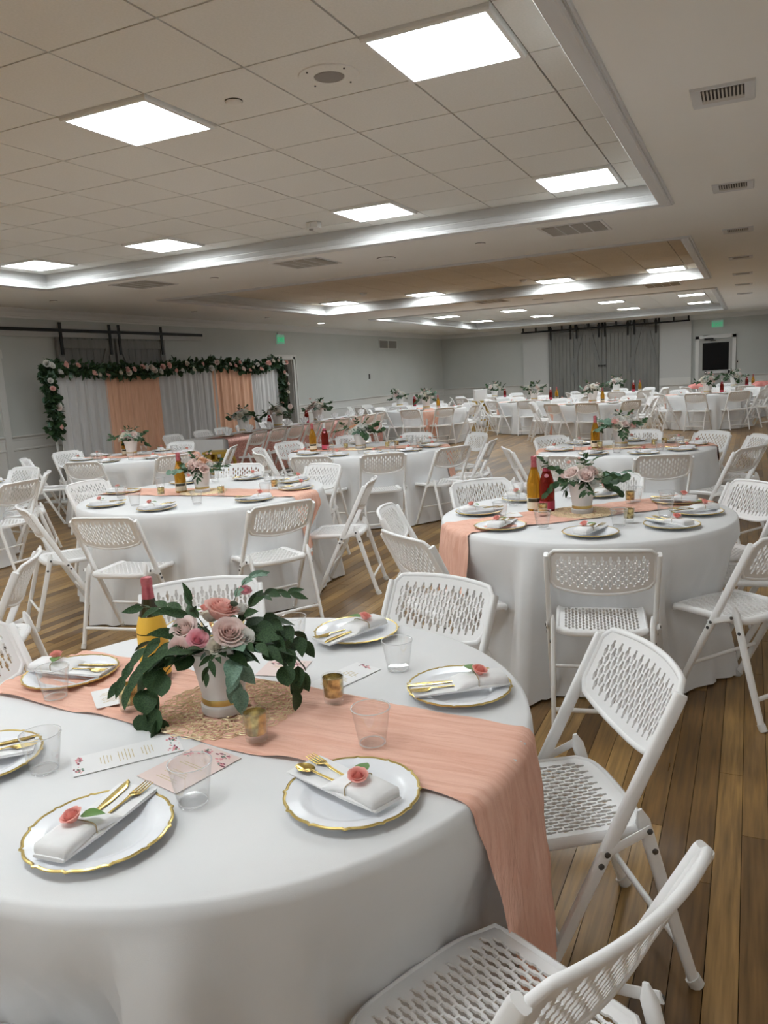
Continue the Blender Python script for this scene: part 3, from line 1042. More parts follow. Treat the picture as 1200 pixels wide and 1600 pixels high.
for k, a0, n, r_ in (('B1', -81, 10, 1.33), ('B2', -70, 8, 1.33), ('B4', -88, 10, 1.33), ('B5', -81, 10, 1.33), ('B7', -96, 10, 1.32), ('B3', -80, 9, 1.33), ('B6', -85, 10, 1.33), ('B8', -80, 10, 1.33)):
    CHAIRS[k] = []
    rr = random.Random(k)
    for q in range(n):
        a = math.radians(a0 + 360 * q / n + rr.uniform(-5, 5))
        d = r_ + rr.uniform(-.06, .06)
        CHAIRS[k].append((TAB[k][0] + d * math.cos(a), TAB[k][1] + d * math.sin(a), math.degrees(a) + 180 + rr.uniform(-10, 10)))
for k in CHAIRS:
    for c in CHAIRS[k]:
        o = chair(*c, k)
        if k == 'T3' and c[2] == 218:
            o['label'] = 'white folding chair turned away at the frame edge, before the mauve-rose table'
# ------------------------------------------------------------------ round tables, cloths, runners
ZTOP = .768
CLOTH = {}


def seat_limit(k):
    """largest radius the cloth may reach at seat height, by angle"""
    cx, cy, R = TAB[k][:3]
    N = 240
    lim = [9.0] * N
    for x, y, fa in CHAIRS.get(k, ()):
        f = math.radians(fa)
        ox, oy = x + .255 * math.cos(f), y + .255 * math.sin(f)
        for i in range(N):
            g = 2 * PI * i / N
            r = .30
            while r < 1.0:
                px, py = cx + r * math.cos(g) - ox, cy + r * math.sin(g) - oy
                lx, ly = px * math.sin(f) - py * math.cos(f), px * math.cos(f) + py * math.sin(f)
                if abs(lx) < .215 and -.3 < ly < .232:
                    lim[i] = min(lim[i], r - .006)
                    break
                r += .01
    return lim


def cloth_fn(k, seed):
    cx, cy, R = TAB[k][:3]
    lim = seat_limit(k)
    N = len(lim)
    rr = random.Random(seed)
    ph = [rr.uniform(0, 2 * PI) for _ in range(5)]

    def rad(g, z):
        t = min(1, max(0, (ZTOP - .015 - z) / (ZTOP - .03)))
        fold = (.36 * math.sin(7 * g + ph[0] + .6 * math.sin(2 * g + ph[3])) + .40 * math.sin(13 * g + ph[1] + .8 * math.sin(3 * g + ph[2])) + .34 * math.sin(22 * g + ph[2] + .5 * math.sin(5 * g)) + .14 * math.sin(37 * g + ph[4]))
        fold = fold * abs(fold) ** .2
        r = R + .008 + .085 * t + .080 * t ** .65 * fold
        q = (g / (2 * PI) * N) % N
        i = int(q)
        l = min(lim[(i + d) % N] for d in range(0, 2))
        l2 = min(lim[(i + d) % N] for d in range(-2, 4))
        if l2 < 2:
            l = l if l < 2 else l2 + .06
            if z <= .47:
                r = min(r, l + .22 * max(0, (.42 - z)) + .006 * math.sin(31 * g))
            else:
                r = min(r, l + (R + .012 - l) * min(1, (z - .47) / (ZTOP - .10 - .47)))
        return r
    return rad


def make_round_table(k, seed):
    cx, cy, R, rd = TAB[k]
    t = thing('round_table', 'round banquet table under the white cloth of the %s' % TNAME[k], 'table', (cx, cy, 0), group='round banquet tables')
    MB().add(lathe([(R - .015, .735), (R - .005, .742), (R - .005, .755), (R - .02, .760)], 48)).build('tabletop', M['tablewood'], t)
    for q in range(4):
        a = PI / 4 + q * PI / 2
        MB().add(sweep([(.36 * math.cos(a), .36 * math.sin(a), .735), (.38 * math.cos(a), .38 * math.sin(a), .0)], .014, .014, 8)).build('leg', M['bolt'], t)
    rad = CLOTH[k] = cloth_fn(k, seed)
    NU = 220 if k in ('T1', 'T2', 'T3') else 120
    NV = 16 if k in ('T1', 'T2', 'T3') else 9
    zb = .010

    def fn(u, v):
        g = 2 * PI * u
        if v < .30:
            q = v / .30
            r = (R - .012) * q
            return (r * math.cos(g), r * math.sin(g), ZTOP)
        q = (v - .30) / .70
        if q < .12:
            b = q / .12 * PI / 2
            r = R - .012 + .012 * math.sin(b) + .004
            return (r * math.cos(g), r * math.sin(g), ZTOP - .012 * (1 - math.cos(b)))
        q = (q - .12) / .88
        z = (ZTOP - .012) * (1 - q) + zb * q
        r = rad(g, z)
        if q < .12:
            r = R + .006 + (r - R - .006) * q / .12
        return (r * math.cos(g), r * math.sin(g), z)
    lab = 'floor-length white tablecloth on the %s' % TNAME[k]
    o = MB().add(grid(fn, NU, NV + 4, True)).build('tablecloth', M['cloth'], angle=1.6)
    o.location = (cx, cy, 0)
    tag(o, lab, 'tablecloth', 'white round tablecloths')


def runner(k, dropL, dropR, width=.345, off=0.0, nu=150, nv=26):
    cx, cy, R, rd = TAB[k]
    a = math.radians(rd)
    ca, sa = math.cos(a), math.sin(a)
    rad = CLOTH[k]
    rr = random.Random(k)
    ph = [rr.uniform(0, 6) for _ in range(8)]
    Rr = R + .004

    def fn(i, j):
        v = (j - .5) * width + off
        wig = .006 * math.sin(i * 23 + ph[0]) + .004 * math.sin(i * 51 + ph[1])
        v += wig * (1 if j > .5 else -1) * abs(2 * j - 1)
        ue = math.sqrt(max(.0, Rr * Rr - v * v))
        s = -(ue + dropL) + (2 * ue + dropL + dropR) * i
        wr = (.0022 * math.sin(v * 170 + ph[2] + 1.6 * math.sin(s * 5 + ph[3])) + .0018 * math.sin(v * 95 + s * 6 + ph[4]) + .0012 * math.sin(v * 300 + s * 13 + ph[5]) + .0012 * math.sin(s * 40 + v * 60 + ph[6]))
        if abs(s) <= ue:
            # drop the sheet a little where it rounds the rim
            e = max(0, abs(s) - (ue - .02)) / .02
            return (s * ca - v * sa, s * sa + v * ca, ZTOP + .006 + wr - .008 * e * e)
        h = abs(s) - ue
        sg = 1 if s > 0 else -1
        z = ZTOP - .004 - h
        g0 = math.atan2(v, sg * ue) + a
        vs = v * (1 + .10 * h)
        if k == 'T1' and s > 0:
            # pushed aside by the chair seat
            vs = v * max(.45, 1 - 1.4 * h) if v < 0 else v * (1 + .5 * h)
        g = math.atan2(vs, sg * ue) + a
        r = rad(g, z)
        q = min(1, h / .1)
        r = max(r, R + .004 + .06 * h) if k in ('T1', 'T2') else r
        r = (R + .004) * (1 - q) + r * q + .008 + .007 * q + .005 * q * math.sin(v * 60 + ph[7]) + wr * 1.2
        return (r * math.cos(g), r * math.sin(g), z)
    o = MB().add(grid(fn, nu, nv)).build('table_runner', M['peach'], angle=1.6)
    o.location = (cx, cy, 0)
    tag(o, 'crinkled peach gauze runner across the %s' % TNAME[k], 'table runner', 'peach gauze runners')


for q, k in enumerate(TAB):
    make_round_table(k, 11 + q * 7)
runner('T1', .45, .52)
runner('T2', .42, .45, .34)
runner('T3', .40, .42, .34)
runner('T4', .35, .40, .34, nu=90, nv=14)
runner('T5', .35, .40, .34, nu=90, nv=14)
runner('T6', .25, .30, .34, nu=70, nv=10)
for k in ('B1', 'B5', 'B4', 'B7'):
    runner(k, .3, .62, .34, nu=60, nv=8)


# ------------------------------------------------------------------ place settings
def scallop(a):
    p = (a * 12 / (2 * PI)) % 1
    q = abs(p - .5) * 2
    return .1285 + .0040 * (1 - q ** 2) + .0062 * math.exp(-((q - 1) / .13) ** 2)


def mk_plate():
    N = 120
    rings = [(.02, .004), (.078, .004), (.088, .0065), (.098, .012), (.106, .0145)]
    v, f = [], []
    for r, z in rings:
        v += [(r * math.cos(2 * PI * k / N), r * math.sin(2 * PI * k / N), z) for k in range(N)]
    for t_, z in ((.92, .0165), (1, .019), (.985, .0155)):
        v += [(scallop(2 * PI * k / N) * t_ * math.cos(2 * PI * k / N), scallop(2 * PI * k / N) * t_ * math.sin(2 * PI * k / N), z) for k in range(N)]
    for r, z in ((.10, .008), (.08, .0), (.02, .0)):
        v += [(r * math.cos(2 * PI * k / N), r * math.sin(2 * PI * k / N), z) for k in range(N)]
    n = len(v) // N
    for i in range(n - 1):
        for k in range(N):
            l = (k + 1) % N
            f.append((i * N + k, i * N + l, (i + 1) * N + l, (i + 1) * N + k))
    f.append(tuple(range(N - 1, -1, -1)))
    f.append(tuple((n - 1) * N + k for k in range(N)))
    o = MB().add((v, [q[::-1] for q in f])).build('charger_plate', M['porcelain'], angle=.6)
    MB().add(sweep([(scallop(2 * PI * k / N) * math.cos(2 * PI * k / N), scallop(2 * PI * k / N) * math.sin(2 * PI * k / N), .018) for k in range(N)], .0026, .0032, 6, up=(0, 0, 1), closed=True)).build('gold_rim', M['gold_dull'], o)
    return o


def pillow(st, n=14, e=.5):
    """stations (y, half width, z0, z1): soft rectangular sections"""
    v, f = [], []
    for y, hw, z0, z1 in st:
        for k in range(n):
            g = 2 * PI * (k + .5) / n
            c, s = math.cos(g), math.sin(g)
            v.append((hw * math.copysign(abs(c) ** e, c), y, (z0 + z1) / 2 + (z1 - z0) / 2 * math.copysign(abs(s) ** e, s)))
    K = len(st)
    for i in range(K - 1):
        for k in range(n):
            l = (k + 1) % n
            f.append((i * n + k, i * n + l, (i + 1) * n + l, (i + 1) * n + k))
    f.append(tuple(range(n - 1, -1, -1)))
    f.append(tuple((K - 1) * n + k for k in range(n)))
    return v, f


def mk_napkin():
    mb = MB()
    mb.add(pillow([(-.118, .036, .004, .014), (-.06, .040, .003, .013), (.0, .042, .002, .011), (.06, .043, .001, .009), (.120, .044, .0, .007)]))
    mb.add(pillow([(.010, .044, .006, .0105), (.065, .0445, .006, .0105), (.122, .0455, .005, .0095)]), Matrix.Rotation(.02, 4, 'Z'))
    mb.add(pillow([(-.124, .033, .008, .022), (-.118, .037, .005, .030), (-.07, .036, .006, .032), (-.045, .034, .006, .030), (-.01, .041, .006, .025), (.012, .045, .005, .015), (.016, .045, .005, .0105)]))
    mb.add(pillow([(-.127, .034, .004, .011), (-.09, .038, .003, .014), (-.03, .042, .002, .012)]))
    o = mb.build('napkin', M['napkin'], angle=.9)
    ring = [(.0365 * math.copysign(abs(math.cos(g)) ** .5, math.cos(g)), -.045, .0185 + .0138 * math.copysign(abs(math.sin(g)) ** .5, math.sin(g))) for g in [2 * PI * k / 28 for k in range(28)]]
    MB().add(sweep(ring, .0012, .0012, 5, closed=True)).build('twine', M['twine'], o)
    r = put('rose', rose_me('coral'), o, (-.008, -.054, .042), (.25, -.2, 0), .020)
    l = MB().add(leaf_vf(.045, .030, 'lance', .10, .25)).build('leaf', M['leaf_green'], o, angle=1.5)
    l.location = (.002, -.045, .040)
    l.rotation_euler = (.25, 0, -1.15)
    return o


def mk_fork():
    mb = MB()
    mb.add(sweep([(0, -.015, .0), (0, .03, .0015), (0, .05, .004), (0, .058, .003), (0, .066, .001), (0, .070, .0005)], [.0035, .003, .004, .0085, .0115, .0115], [.0012] * 6, 8, up=(1, 0, 0)))
    for x in (-.0098, -.0033, .0033, .0098):
        mb.add(sweep([(x, .066, .001), (x, .085, .0015), (x * .95, .108, .004)], [.0021, .002, .0009], [.0012, .0011, .0008], 6, up=(1, 0, 0)))
    return mb.build('fork', M['gold'])


def mk_knife():
    return MB().add(sweep([(0, -.015, 0), (0, .01, 0), (.001, .03, 0), (.001, .08, 0), (-.002, .10, 0), (-.006, .110, 0)], [.005, .007, .0095, .0095, .006, .001], [.0014, .0014, .0011, .001, .0009, .0006], 8, up=(1, 0, 0))).build('knife', M['gold'])


def mk_spoon():
    def fn(u, v):
        g = 2 * PI * u
        q = v
        return (.0165 * q * math.cos(g), .068 + .024 * q * math.sin(g), .0005 + .006 * q * q)
    return MB().add(grid(fn, 16, 4, True)).add(sweep([(0, -.015, .002), (0, .03, .004), (0, .046, .0055)], [.0035, .003, .0035], [.0012] * 3, 8, up=(1, 0, 0))).build('spoon', M['gold'])


def mk_cup():
    H, r0, r1 = .086, .031, .043
    prof = [(.004, .002), (r0 - .004, .002), (r0 - .001, .0), (r0, .004), (r0 + (r1 - r0) * .5, H * .5), (r1, H - .004), (r1 + .0018, H - .003), (r1 + .0018, H), (r1 - .0006, H), (r1 - .0012, H - .005),
            (r0 + (r1 - r0) * .5 - .001, H * .5), (r0 - .001, .007), (.004, .006)]
    o = MB().add(lathe(prof, 36)).build('plastic_cup', M['clear'], angle=.5)
    MB().add(sweep([(r1 * math.cos(2 * PI * k / 36), r1 * math.sin(2 * PI * k / 36), H) for k in range(36)], .0011, .0013, 6, closed=True)).build('rim', M['cup_highlight'], o)
    MB().add(sweep([((r0 - .003) * math.cos(2 * PI * k / 36), (r0 - .003) * math.sin(2 * PI * k / 36), .0035) for k in range(36)], .0016, .0016, 6, closed=True)).build('base_ring', M['cup_highlight'], o)
    return o


def mk_votive():
    o = MB().add(lathe([(.004, .001), (.022, .001), (.0245, .003), (.0265, .02), (.0285, .072), (.0275, .073), (.0255, .070), (.024, .020), (.004, .018)], 28)).build('votive_holder', M['clearbase'], angle=.5)
    MB().add(lathe([(.006, .0185), (.0235, .0195), (.0262, .068)], 28, True, False)).build('gold_lining', M['votive'], o)
    MB().add(lathe([(.022, .021), (.023, .044), (.004, .045)], 20)).build('wax', M['wax'], o)
    return o


PROTO = dict(plate=mk_plate(), napkin=mk_napkin(), fork=mk_fork(), knife=mk_knife(), spoon=mk_spoon(), cup=mk_cup(), votive=mk_votive())
FIRST = set()


def inst(k):
    if k not in FIRST:
        FIRST.add(k)
        return PROTO[k]
    return copy_tree(PROTO[k])


LAB = dict(plate=('scalloped gold-rimmed white plate', 'plate', 'gold-rimmed charger plates'), napkin=('white napkin with coral rose', 'napkin', 'napkins tied with a rose'),
           fork=('gold fork in the napkin', 'fork', 'gold forks'), knife=('gold knife in the napkin', 'knife', 'gold knives'), spoon=('gold spoon in the napkin', 'spoon', 'gold spoons'),
           cup=('clear plastic tumbler', 'cup', 'clear plastic cups'), votive=('gold mercury-glass votive', 'candle holder', 'gold votives'))


def lay(kind, tab, x, y, z, rz, hour=None, tilt=0):
    o = inst(kind)
    o.location = (x, y, z)
    o.rotation_euler = (tilt, 0, rz)
    a, c, g = LAB[kind]
    h = hour or clock(TAB[tab][:2], (x, y), (tab, kind))
    tag(o, '%s at %s of the %s' % (a, h, TNAME[tab]), c, g)
    return o


ZR = {}


def setting(tab, x, y, nx_, ny_, rz, cutlery=('knife', 'fork'), plate_rz=0.0):
    """plate at x, y; napkin centre nx, ny with its open end along rz"""
    zc = ZTOP + .0065 if tab in ZR else ZTOP + .001
    hour = clock(TAB[tab][:2], (x, y), (tab, 'plate'))
    lay('plate', tab, x, y, zc, plate_rz, hour)
    zn = zc + .0185
    lay('napkin', tab, nx_, ny_, zn, rz, hour)
    c, s = math.cos(rz), math.sin(rz)
    for q, k in enumerate(cutlery):
        ox = (-.016, .014)[q]
        yaw = rz + (.10, -.06)[q]
        lx, ly = ox, .022
        lay(k, tab, nx_ + c * lx - s * ly, ny_ + s * lx + c * ly, zn + .0125, yaw, hour)


def ang(ax, ay, bx, by):
    return math.atan2(by - ay, bx - ax) - PI / 2


# the front table, one by one: plate, then thick and open end of its napkin
for (px, py), (ax, ay), (bx, by), cut in (((-1.078, .957), (-1.080, .850), (-1.100, 1.085), ('knife', 'fork')), ((-.690, 1.230), (-.585, 1.190), (-.840, 1.285), ('spoon', 'fork')),
                                          ((-.664, 1.784), (-.555, 1.835), (-.765, 1.70), ('fork', 'knife')), ((-1.130, 2.115), (-1.080, 2.19), (-1.175, 1.96), ('knife', 'fork')),
                                          ((-1.778, 1.550), (-1.90, 1.53), (-1.65, 1.575), ('knife', 'fork')), ((-1.560, 1.078), (-1.65, .99), (-1.48, 1.16), ('knife', 'fork')),
                                          ((-1.66, 2.02), (-1.74, 2.11), (-1.57, 1.93), ('knife', 'fork'))):
    setting('T1', px, py, (ax + bx) / 2, (ay + by) / 2, ang(ax, ay, bx, by), cut, random.uniform(0, 6))
for x, y in ((-1.393, 1.11), (-.985, 1.112), (-.746, 1.438), (-.879, 1.880), (-1.288, 1.991), (-1.683, 1.407)):
    lay('cup', 'T1', x, y, ZTOP + (.009 if abs(y - 1.52) < .16 else .001), random.uniform(0, 6))
for x, y in ((-1.007, 1.368), (-.936, 1.609), (-1.42, 1.407)):
    lay('votive', 'T1', x, y, ZTOP + .009, random.uniform(0, 6))


def settings_round(tab, angles, rp, cups=True, cut=True, rc=None, jit=.06):
    cx, cy, R = TAB[tab][:3]
    rr = random.Random(tab + 's')
    for a_ in angles:
        a = math.radians(a_)
        x, y = cx + rp * math.cos(a), cy + rp * math.sin(a)
        rz = a + PI / 2 + rr.uniform(-.8, .8)
        setting(tab, x, y, x - .012 * math.cos(a), y - .012 * math.sin(a), rz, ('knife', 'fork') if cut else (), rr.uniform(0, 6))
        if cups:
            b = a + rr.uniform(.30, .42)
            q = rp - .13 + rr.uniform(-.03, .03)
            lay('cup', tab, cx + q * math.cos(b), cy + q * math.sin(b), ZTOP + .007, 0)


settings_round('T2', (-125, -76, -33, 5, -171, 139, 39, 92), .585)
settings_round('T3', (-120, -77, -24, 16, 52, -174, 97, 140), .745)
settings_round('T4', (-58, -27, 46, 5, 87, -92, 165, -130, 125), .74)
settings_round('T5', (-107, -67, 143, -157, 90, 47, -30, 12), .63)
settings_round('T6', (-75, -25, 98, 28, 175, -135), .62, True, False)
settings_round('B1', (-81, -45, -9, 27, -117), .72, False, False)
settings_round('B5', (-81, -45, -9, 27, -117, 63), .72, False, False)
settings_round('B4', (-88, -52, -16, -124), .72, False, False)
settings_round('B7', (-96, -60, -24, -132), .72, False, False)
settings_round('T7', (45, 85, 5), .62, False, False)
for tab, pts in (('T2', ((-.62, 4.62), (-.55, 4.06), (-1.02, 4.16))), ('T3', ((-4.05, 4.58), (-3.55, 4.66), (-3.3, 5.0))), ('T4', ((-3.72, 8.0), (-3.66, 8.12), (-4.2, 7.9))), ('T5', ((-.82, 7.78), (-.74, 7.9), (-1.3, 7.62)))):
    for x, y in pts:
        lay('votive', tab, x, y, ZTOP + .009, 0)
# ------------------------------------------------------------------ bottles
def bottle(kind, x, y, z, label, rz=0):
    t = thing('bottle', label, 'bottle', (x, y, z), rz, 'sparkling drink bottles')
    body = [(.030, .002), (.040, .0), (.0425, .006), (.0425, .145), (.040, .168), (.031, .200), (.021, .232), (.0165, .252)]
    drink, foil, lab_ = dict(amber=('amber', 'foil_red', 'label_gold'), red=('cranberry', 'foil_white', 'label_red'), green=('greenglass', 'foil_red', 'label_gold'))[kind]
    MB().add(lathe(body, 28)).build('glass', M[drink], t)
    MB().add(lathe([(.0178, .236), (.0168, .262), (.0150, .285), (.0162, .287), (.0166, .302), (.0155, .310), (.010, .3125)], 22)).build('foil', M[foil], t)

    def wrap(r0, r1, z0, z1, span, nm, m):
        a0 = -PI / 2

        def fn(u, v):
            a = a0 + (u - .5) * span
            r = r0 + (r1 - r0) * v
            return (r * math.cos(a), r * math.sin(a), z0 + (z1 - z0) * v)
        return MB().add(grid(fn, 16, 3)).build(nm, m, t)
    if kind == 'green':
        # broad golden shoulder label with a dark body
        wrap(.0432, .0432, .02, .147, 3.6, 'label', M['label_gold'])

        def sh(u, v):
            a = -PI / 2 + (u - .5) * 3.4
            zz = .150 + .048 * v
            r = .0425 + .0006 - (.0115 * v ** 1.5)
            return (r * math.cos(a), r * math.sin(a), zz)
        MB().add(grid(sh, 16, 5)).build('neck_label', M['label_gold'], t)
    elif kind == 'amber':
        wrap(.0430, .0430, .012, .075, 3.4, 'label', M['label_cream'])
        wrap(.0433, .0433, .052, .072, 2.0, 'label_band', M['greenglass'])
    else:
        wrap(.0430, .0430, .012, .060, 3.2, 'label', M['label_red'])
        wrap(.0225, .0180, .228, .246, 6.2, 'neck_band', M['label_red'])
        MB().add(lathe([(.012, -.001), (.012, .001)], 20), Matrix.Translation((0, -.034, .205)) @ Matrix.Rotation(PI / 2 - .7, 4, 'X')).build('neck_emblem', M['r_hot'], t)
    return t


ZB = ZTOP + .009
bottle('green', -1.500, 1.60, ZB, 'sparkling bottle with rose foil and golden label behind the front bouquet', YAW).scale = (.97, .97, .95)
bottle('amber', -1.107, 4.335, ZB, 'amber bottle with rose foil neck on the table beyond the front table', .3)
bottle('red', -1.030, 4.315, ZB, 'red drink bottle with silver foil neck beside the amber one', .2)
bottle('amber', -4.03, 4.79, ZB, 'amber bottle with rose foil half hidden behind the mauve-rose bouquet', .6)
bottle('amber', -4.62, 7.88, ZB, 'amber bottle on the two-bottle table behind the mauve-rose table', .5)
bottle('red', -4.48, 7.92, ZB, 'red bottle with pale neck on the table behind the mauve-rose table', .5)
bottle('amber', -1.36, 7.72, ZB, 'tall amber bottle alone beside the white bouquet, empty aisle behind it', .3)
bottle('amber', -7.25, 7.62, ZB, 'small dark bottle beside the bouquet on the table against the drapes', .7)
bottle('red', -7.75, 11.75, ZTOP + .004, 'red bottle on the head table between the first two bouquets', .6)
bottle('red', -7.75, 13.05, ZTOP + .004, 'red bottle on the head table between the last two bouquets', .6)
for k, dx, kd, lb in (('B1', .28, 'amber', 'amber bottle on the back table with the hanging peach end'), ('B2', .40, 'red', 'red bottle on the back table against the plain drape-side wall'),
                      ('B4', .40, 'red', 'red bottle in the back table row before the drape-side pier'), ('B4', .55, 'amber', 'amber bottle in the back table row before the drape-side pier'),
                      ('B5', .20, 'amber', 'amber bottle on the back table first before the barn doors'), ('B6', .45, 'red', 'red bottle on the last table under the barn doors'), ('B6', .62, 'amber', 'amber bottle on the last table under the barn doors'),
                      ('B7', .30, 'red', 'red bottle on the back table before the exit door'), ('B8', .30, 'red', 'red bottle on the last table beside the exit door'), ('B8', .45, 'amber', 'amber bottle on the last table beside the exit door'),
                      ('B3', .3, 'red', 'red bottle on the table in the far corner')):
    bottle(kd, TAB[k][0] + dx, TAB[k][1] + .05, ZTOP + .004, lb, .3)


# ------------------------------------------------------------------ floral centrepieces
LEAF = {}


def leaf_me(kind, m):
    k = (kind, m)
    if k not in LEAF:
        vf = leaf_vf(1, {'lance': .36, 'round': .92, 'wide': .58}[kind], 'round' if kind == 'round' else 'lance', .12, .18)
        o = MB().add(vf).build('leaf', M[m], angle=1.5)
        LEAF[k] = o.data
        bpy.data.objects.remove(o)
    return LEAF[k]


def leaf_low(kind):
    W = {'lance': .36, 'round': .92, 'wide': .58}[kind]
    if kind == 'round':
        return [(0, 0, 0), (W * .42, .25, .05), (W * .5, .55, .04), (W * .25, .92, -.08), (0, 1, -.12), (-W * .25, .92, -.08), (-W * .5, .55, .04), (-W * .42, .25, .05), (0, .5, -.03)], \
            [(0, 1, 8), (1, 2, 8), (2, 3, 8), (3, 4, 8), (4, 5, 8), (5, 6, 8), (6, 7, 8), (7, 0, 8)]
    return [(0, 0, 0), (W * .38, .25, .06), (W * .5, .5, .03), (W * .28, .8, -.08), (0, 1, -.17), (-W * .28, .8, -.08), (-W * .5, .5, .03), (-W * .38, .25, .06), (0, .5, -.05)], \
        [(0, 1, 8), (1, 2, 8), (2, 3, 8), (3, 4, 8), (4, 5, 8), (5, 6, 8), (6, 7, 8), (7, 0, 8)]


def leaf_mx(p, d, L_, roll, pitch=0.0):
    """matrix putting a unit leaf at p pointing along d"""
    y = d.normalized()
    up = Vector((0, 0, 1))
    x = y.cross(up)
    if x.length < .05:
        x = Vector((1, 0, 0))
    x.normalize()
    z = x.cross(y)
    m = Matrix((x, y, z)).transposed().to_4x4()
    return Matrix.Translation(p) @ m @ Matrix.Rotation(roll, 4, 'Y') @ Matrix.Rotation(pitch, 4, 'X') @ Matrix.Scale(L_, 4)


def curve_pts(ctrl, n):
    P = [Vector(c) for c in ctrl]
    out = []
    K = len(P) - 1
    for i in range(n + 1):
        t = i / n * K
        k = min(int(t), K - 1)
        u = t - k
        p0, p1, p2, p3 = P[max(k - 1, 0)], P[k], P[k + 1], P[min(k + 2, K)]
        out.append(.5 * ((2 * p1) + (p2 - p0) * u + (2 * p0 - 5 * p1 + 4 * p2 - p3) * u * u + (3 * p1 - p0 - 3 * p2 + p3) * u ** 3))
    return out


def branch(t, rr, ctrl, kind, m, n, L0, L1, singles, fol, face=None, spread=.9):
    pts = curve_pts(ctrl, 12)
    st = sweep(pts, [.0018 - .0012 * k / 12 for k in range(13)], [.0018 - .0012 * k / 12 for k in range(13)], 5)
    fol['stem'].add(st)
    for q in range(n):
        u = .18 + .82 * (q + rr.uniform(-.2, .2)) / max(1, n - 1)
        i = min(11, max(0, int(u * 12)))
        p = pts[i].lerp(pts[i + 1], min(1, max(0, u * 12 - i)))
        d = (pts[i + 1] - pts[i]).normalized()
        s = 1 if q % 2 else -1
        side = d.cross(Vector((0, 0, 1)))
        if side.length < .2:
            side = Vector((1, 0, 0))
        side.normalize()
        if q == n - 1:
            s = .15
        dd = d * (1 - .35 * spread) + side * s * spread + Vector((rr.uniform(-.15, .15), rr.uniform(-.15, .15), rr.uniform(-.25, .15)))
        L_ = L0 + (L1 - L0) * u
        L_ *= rr.uniform(.85, 1.12)
        mx = leaf_mx(p, dd, L_, rr.uniform(-.5, .5), rr.uniform(-.25, .1))
        if face is not None and rr.random() < .75:
            mx = leaf_mx(p, dd, L_, 0, 0)
            z = mx.to_3x3() @ Vector((0, 0, 1))
            z.normalize()
            # roll the blade toward the given direction
            y = (mx.to_3x3() @ Vector((0, 1, 0))).normalized()
            f_ = Vector(face) - y * Vector(face).dot(y)
            if f_.length > .1:
                f_.normalize()
                x_ = y.cross(f_)
                mx = Matrix.Translation(p) @ Matrix((x_, y, f_)).transposed().to_4x4() @ Matrix.Rotation(rr.uniform(-.35, .35), 4, 'Y') @ Matrix.Scale(L_, 4)
        if singles:
            o = mesh_obj('leaf', leaf_me(kind, m), t)
            o.matrix_basis = mx
        else:
            fol[m].add(leaf_low(kind), mx)


def pot(t, square=False, h=.165):
    s = h / .165
    o = MB().add(lathe([(.030, .0), (.055, .0), (.058, .006), (.058, .022), (.0545, .026), (.0545, .044), (.0535, .047), (.060, .085 * s), (.070, .140 * s), (.076, h - .006), (.077, h), (.0735, h), (.071, h - .012), (.055, .06)], 36)).build('pot', M['ceramic'], t, angle=.5)
    MB().add(lathe([(.0547, .028), (.0552, .030), (.0552, .041), (.0547, .043)], 36, False, False)).build('gold_band', M['gold_dull'], o)
    return o


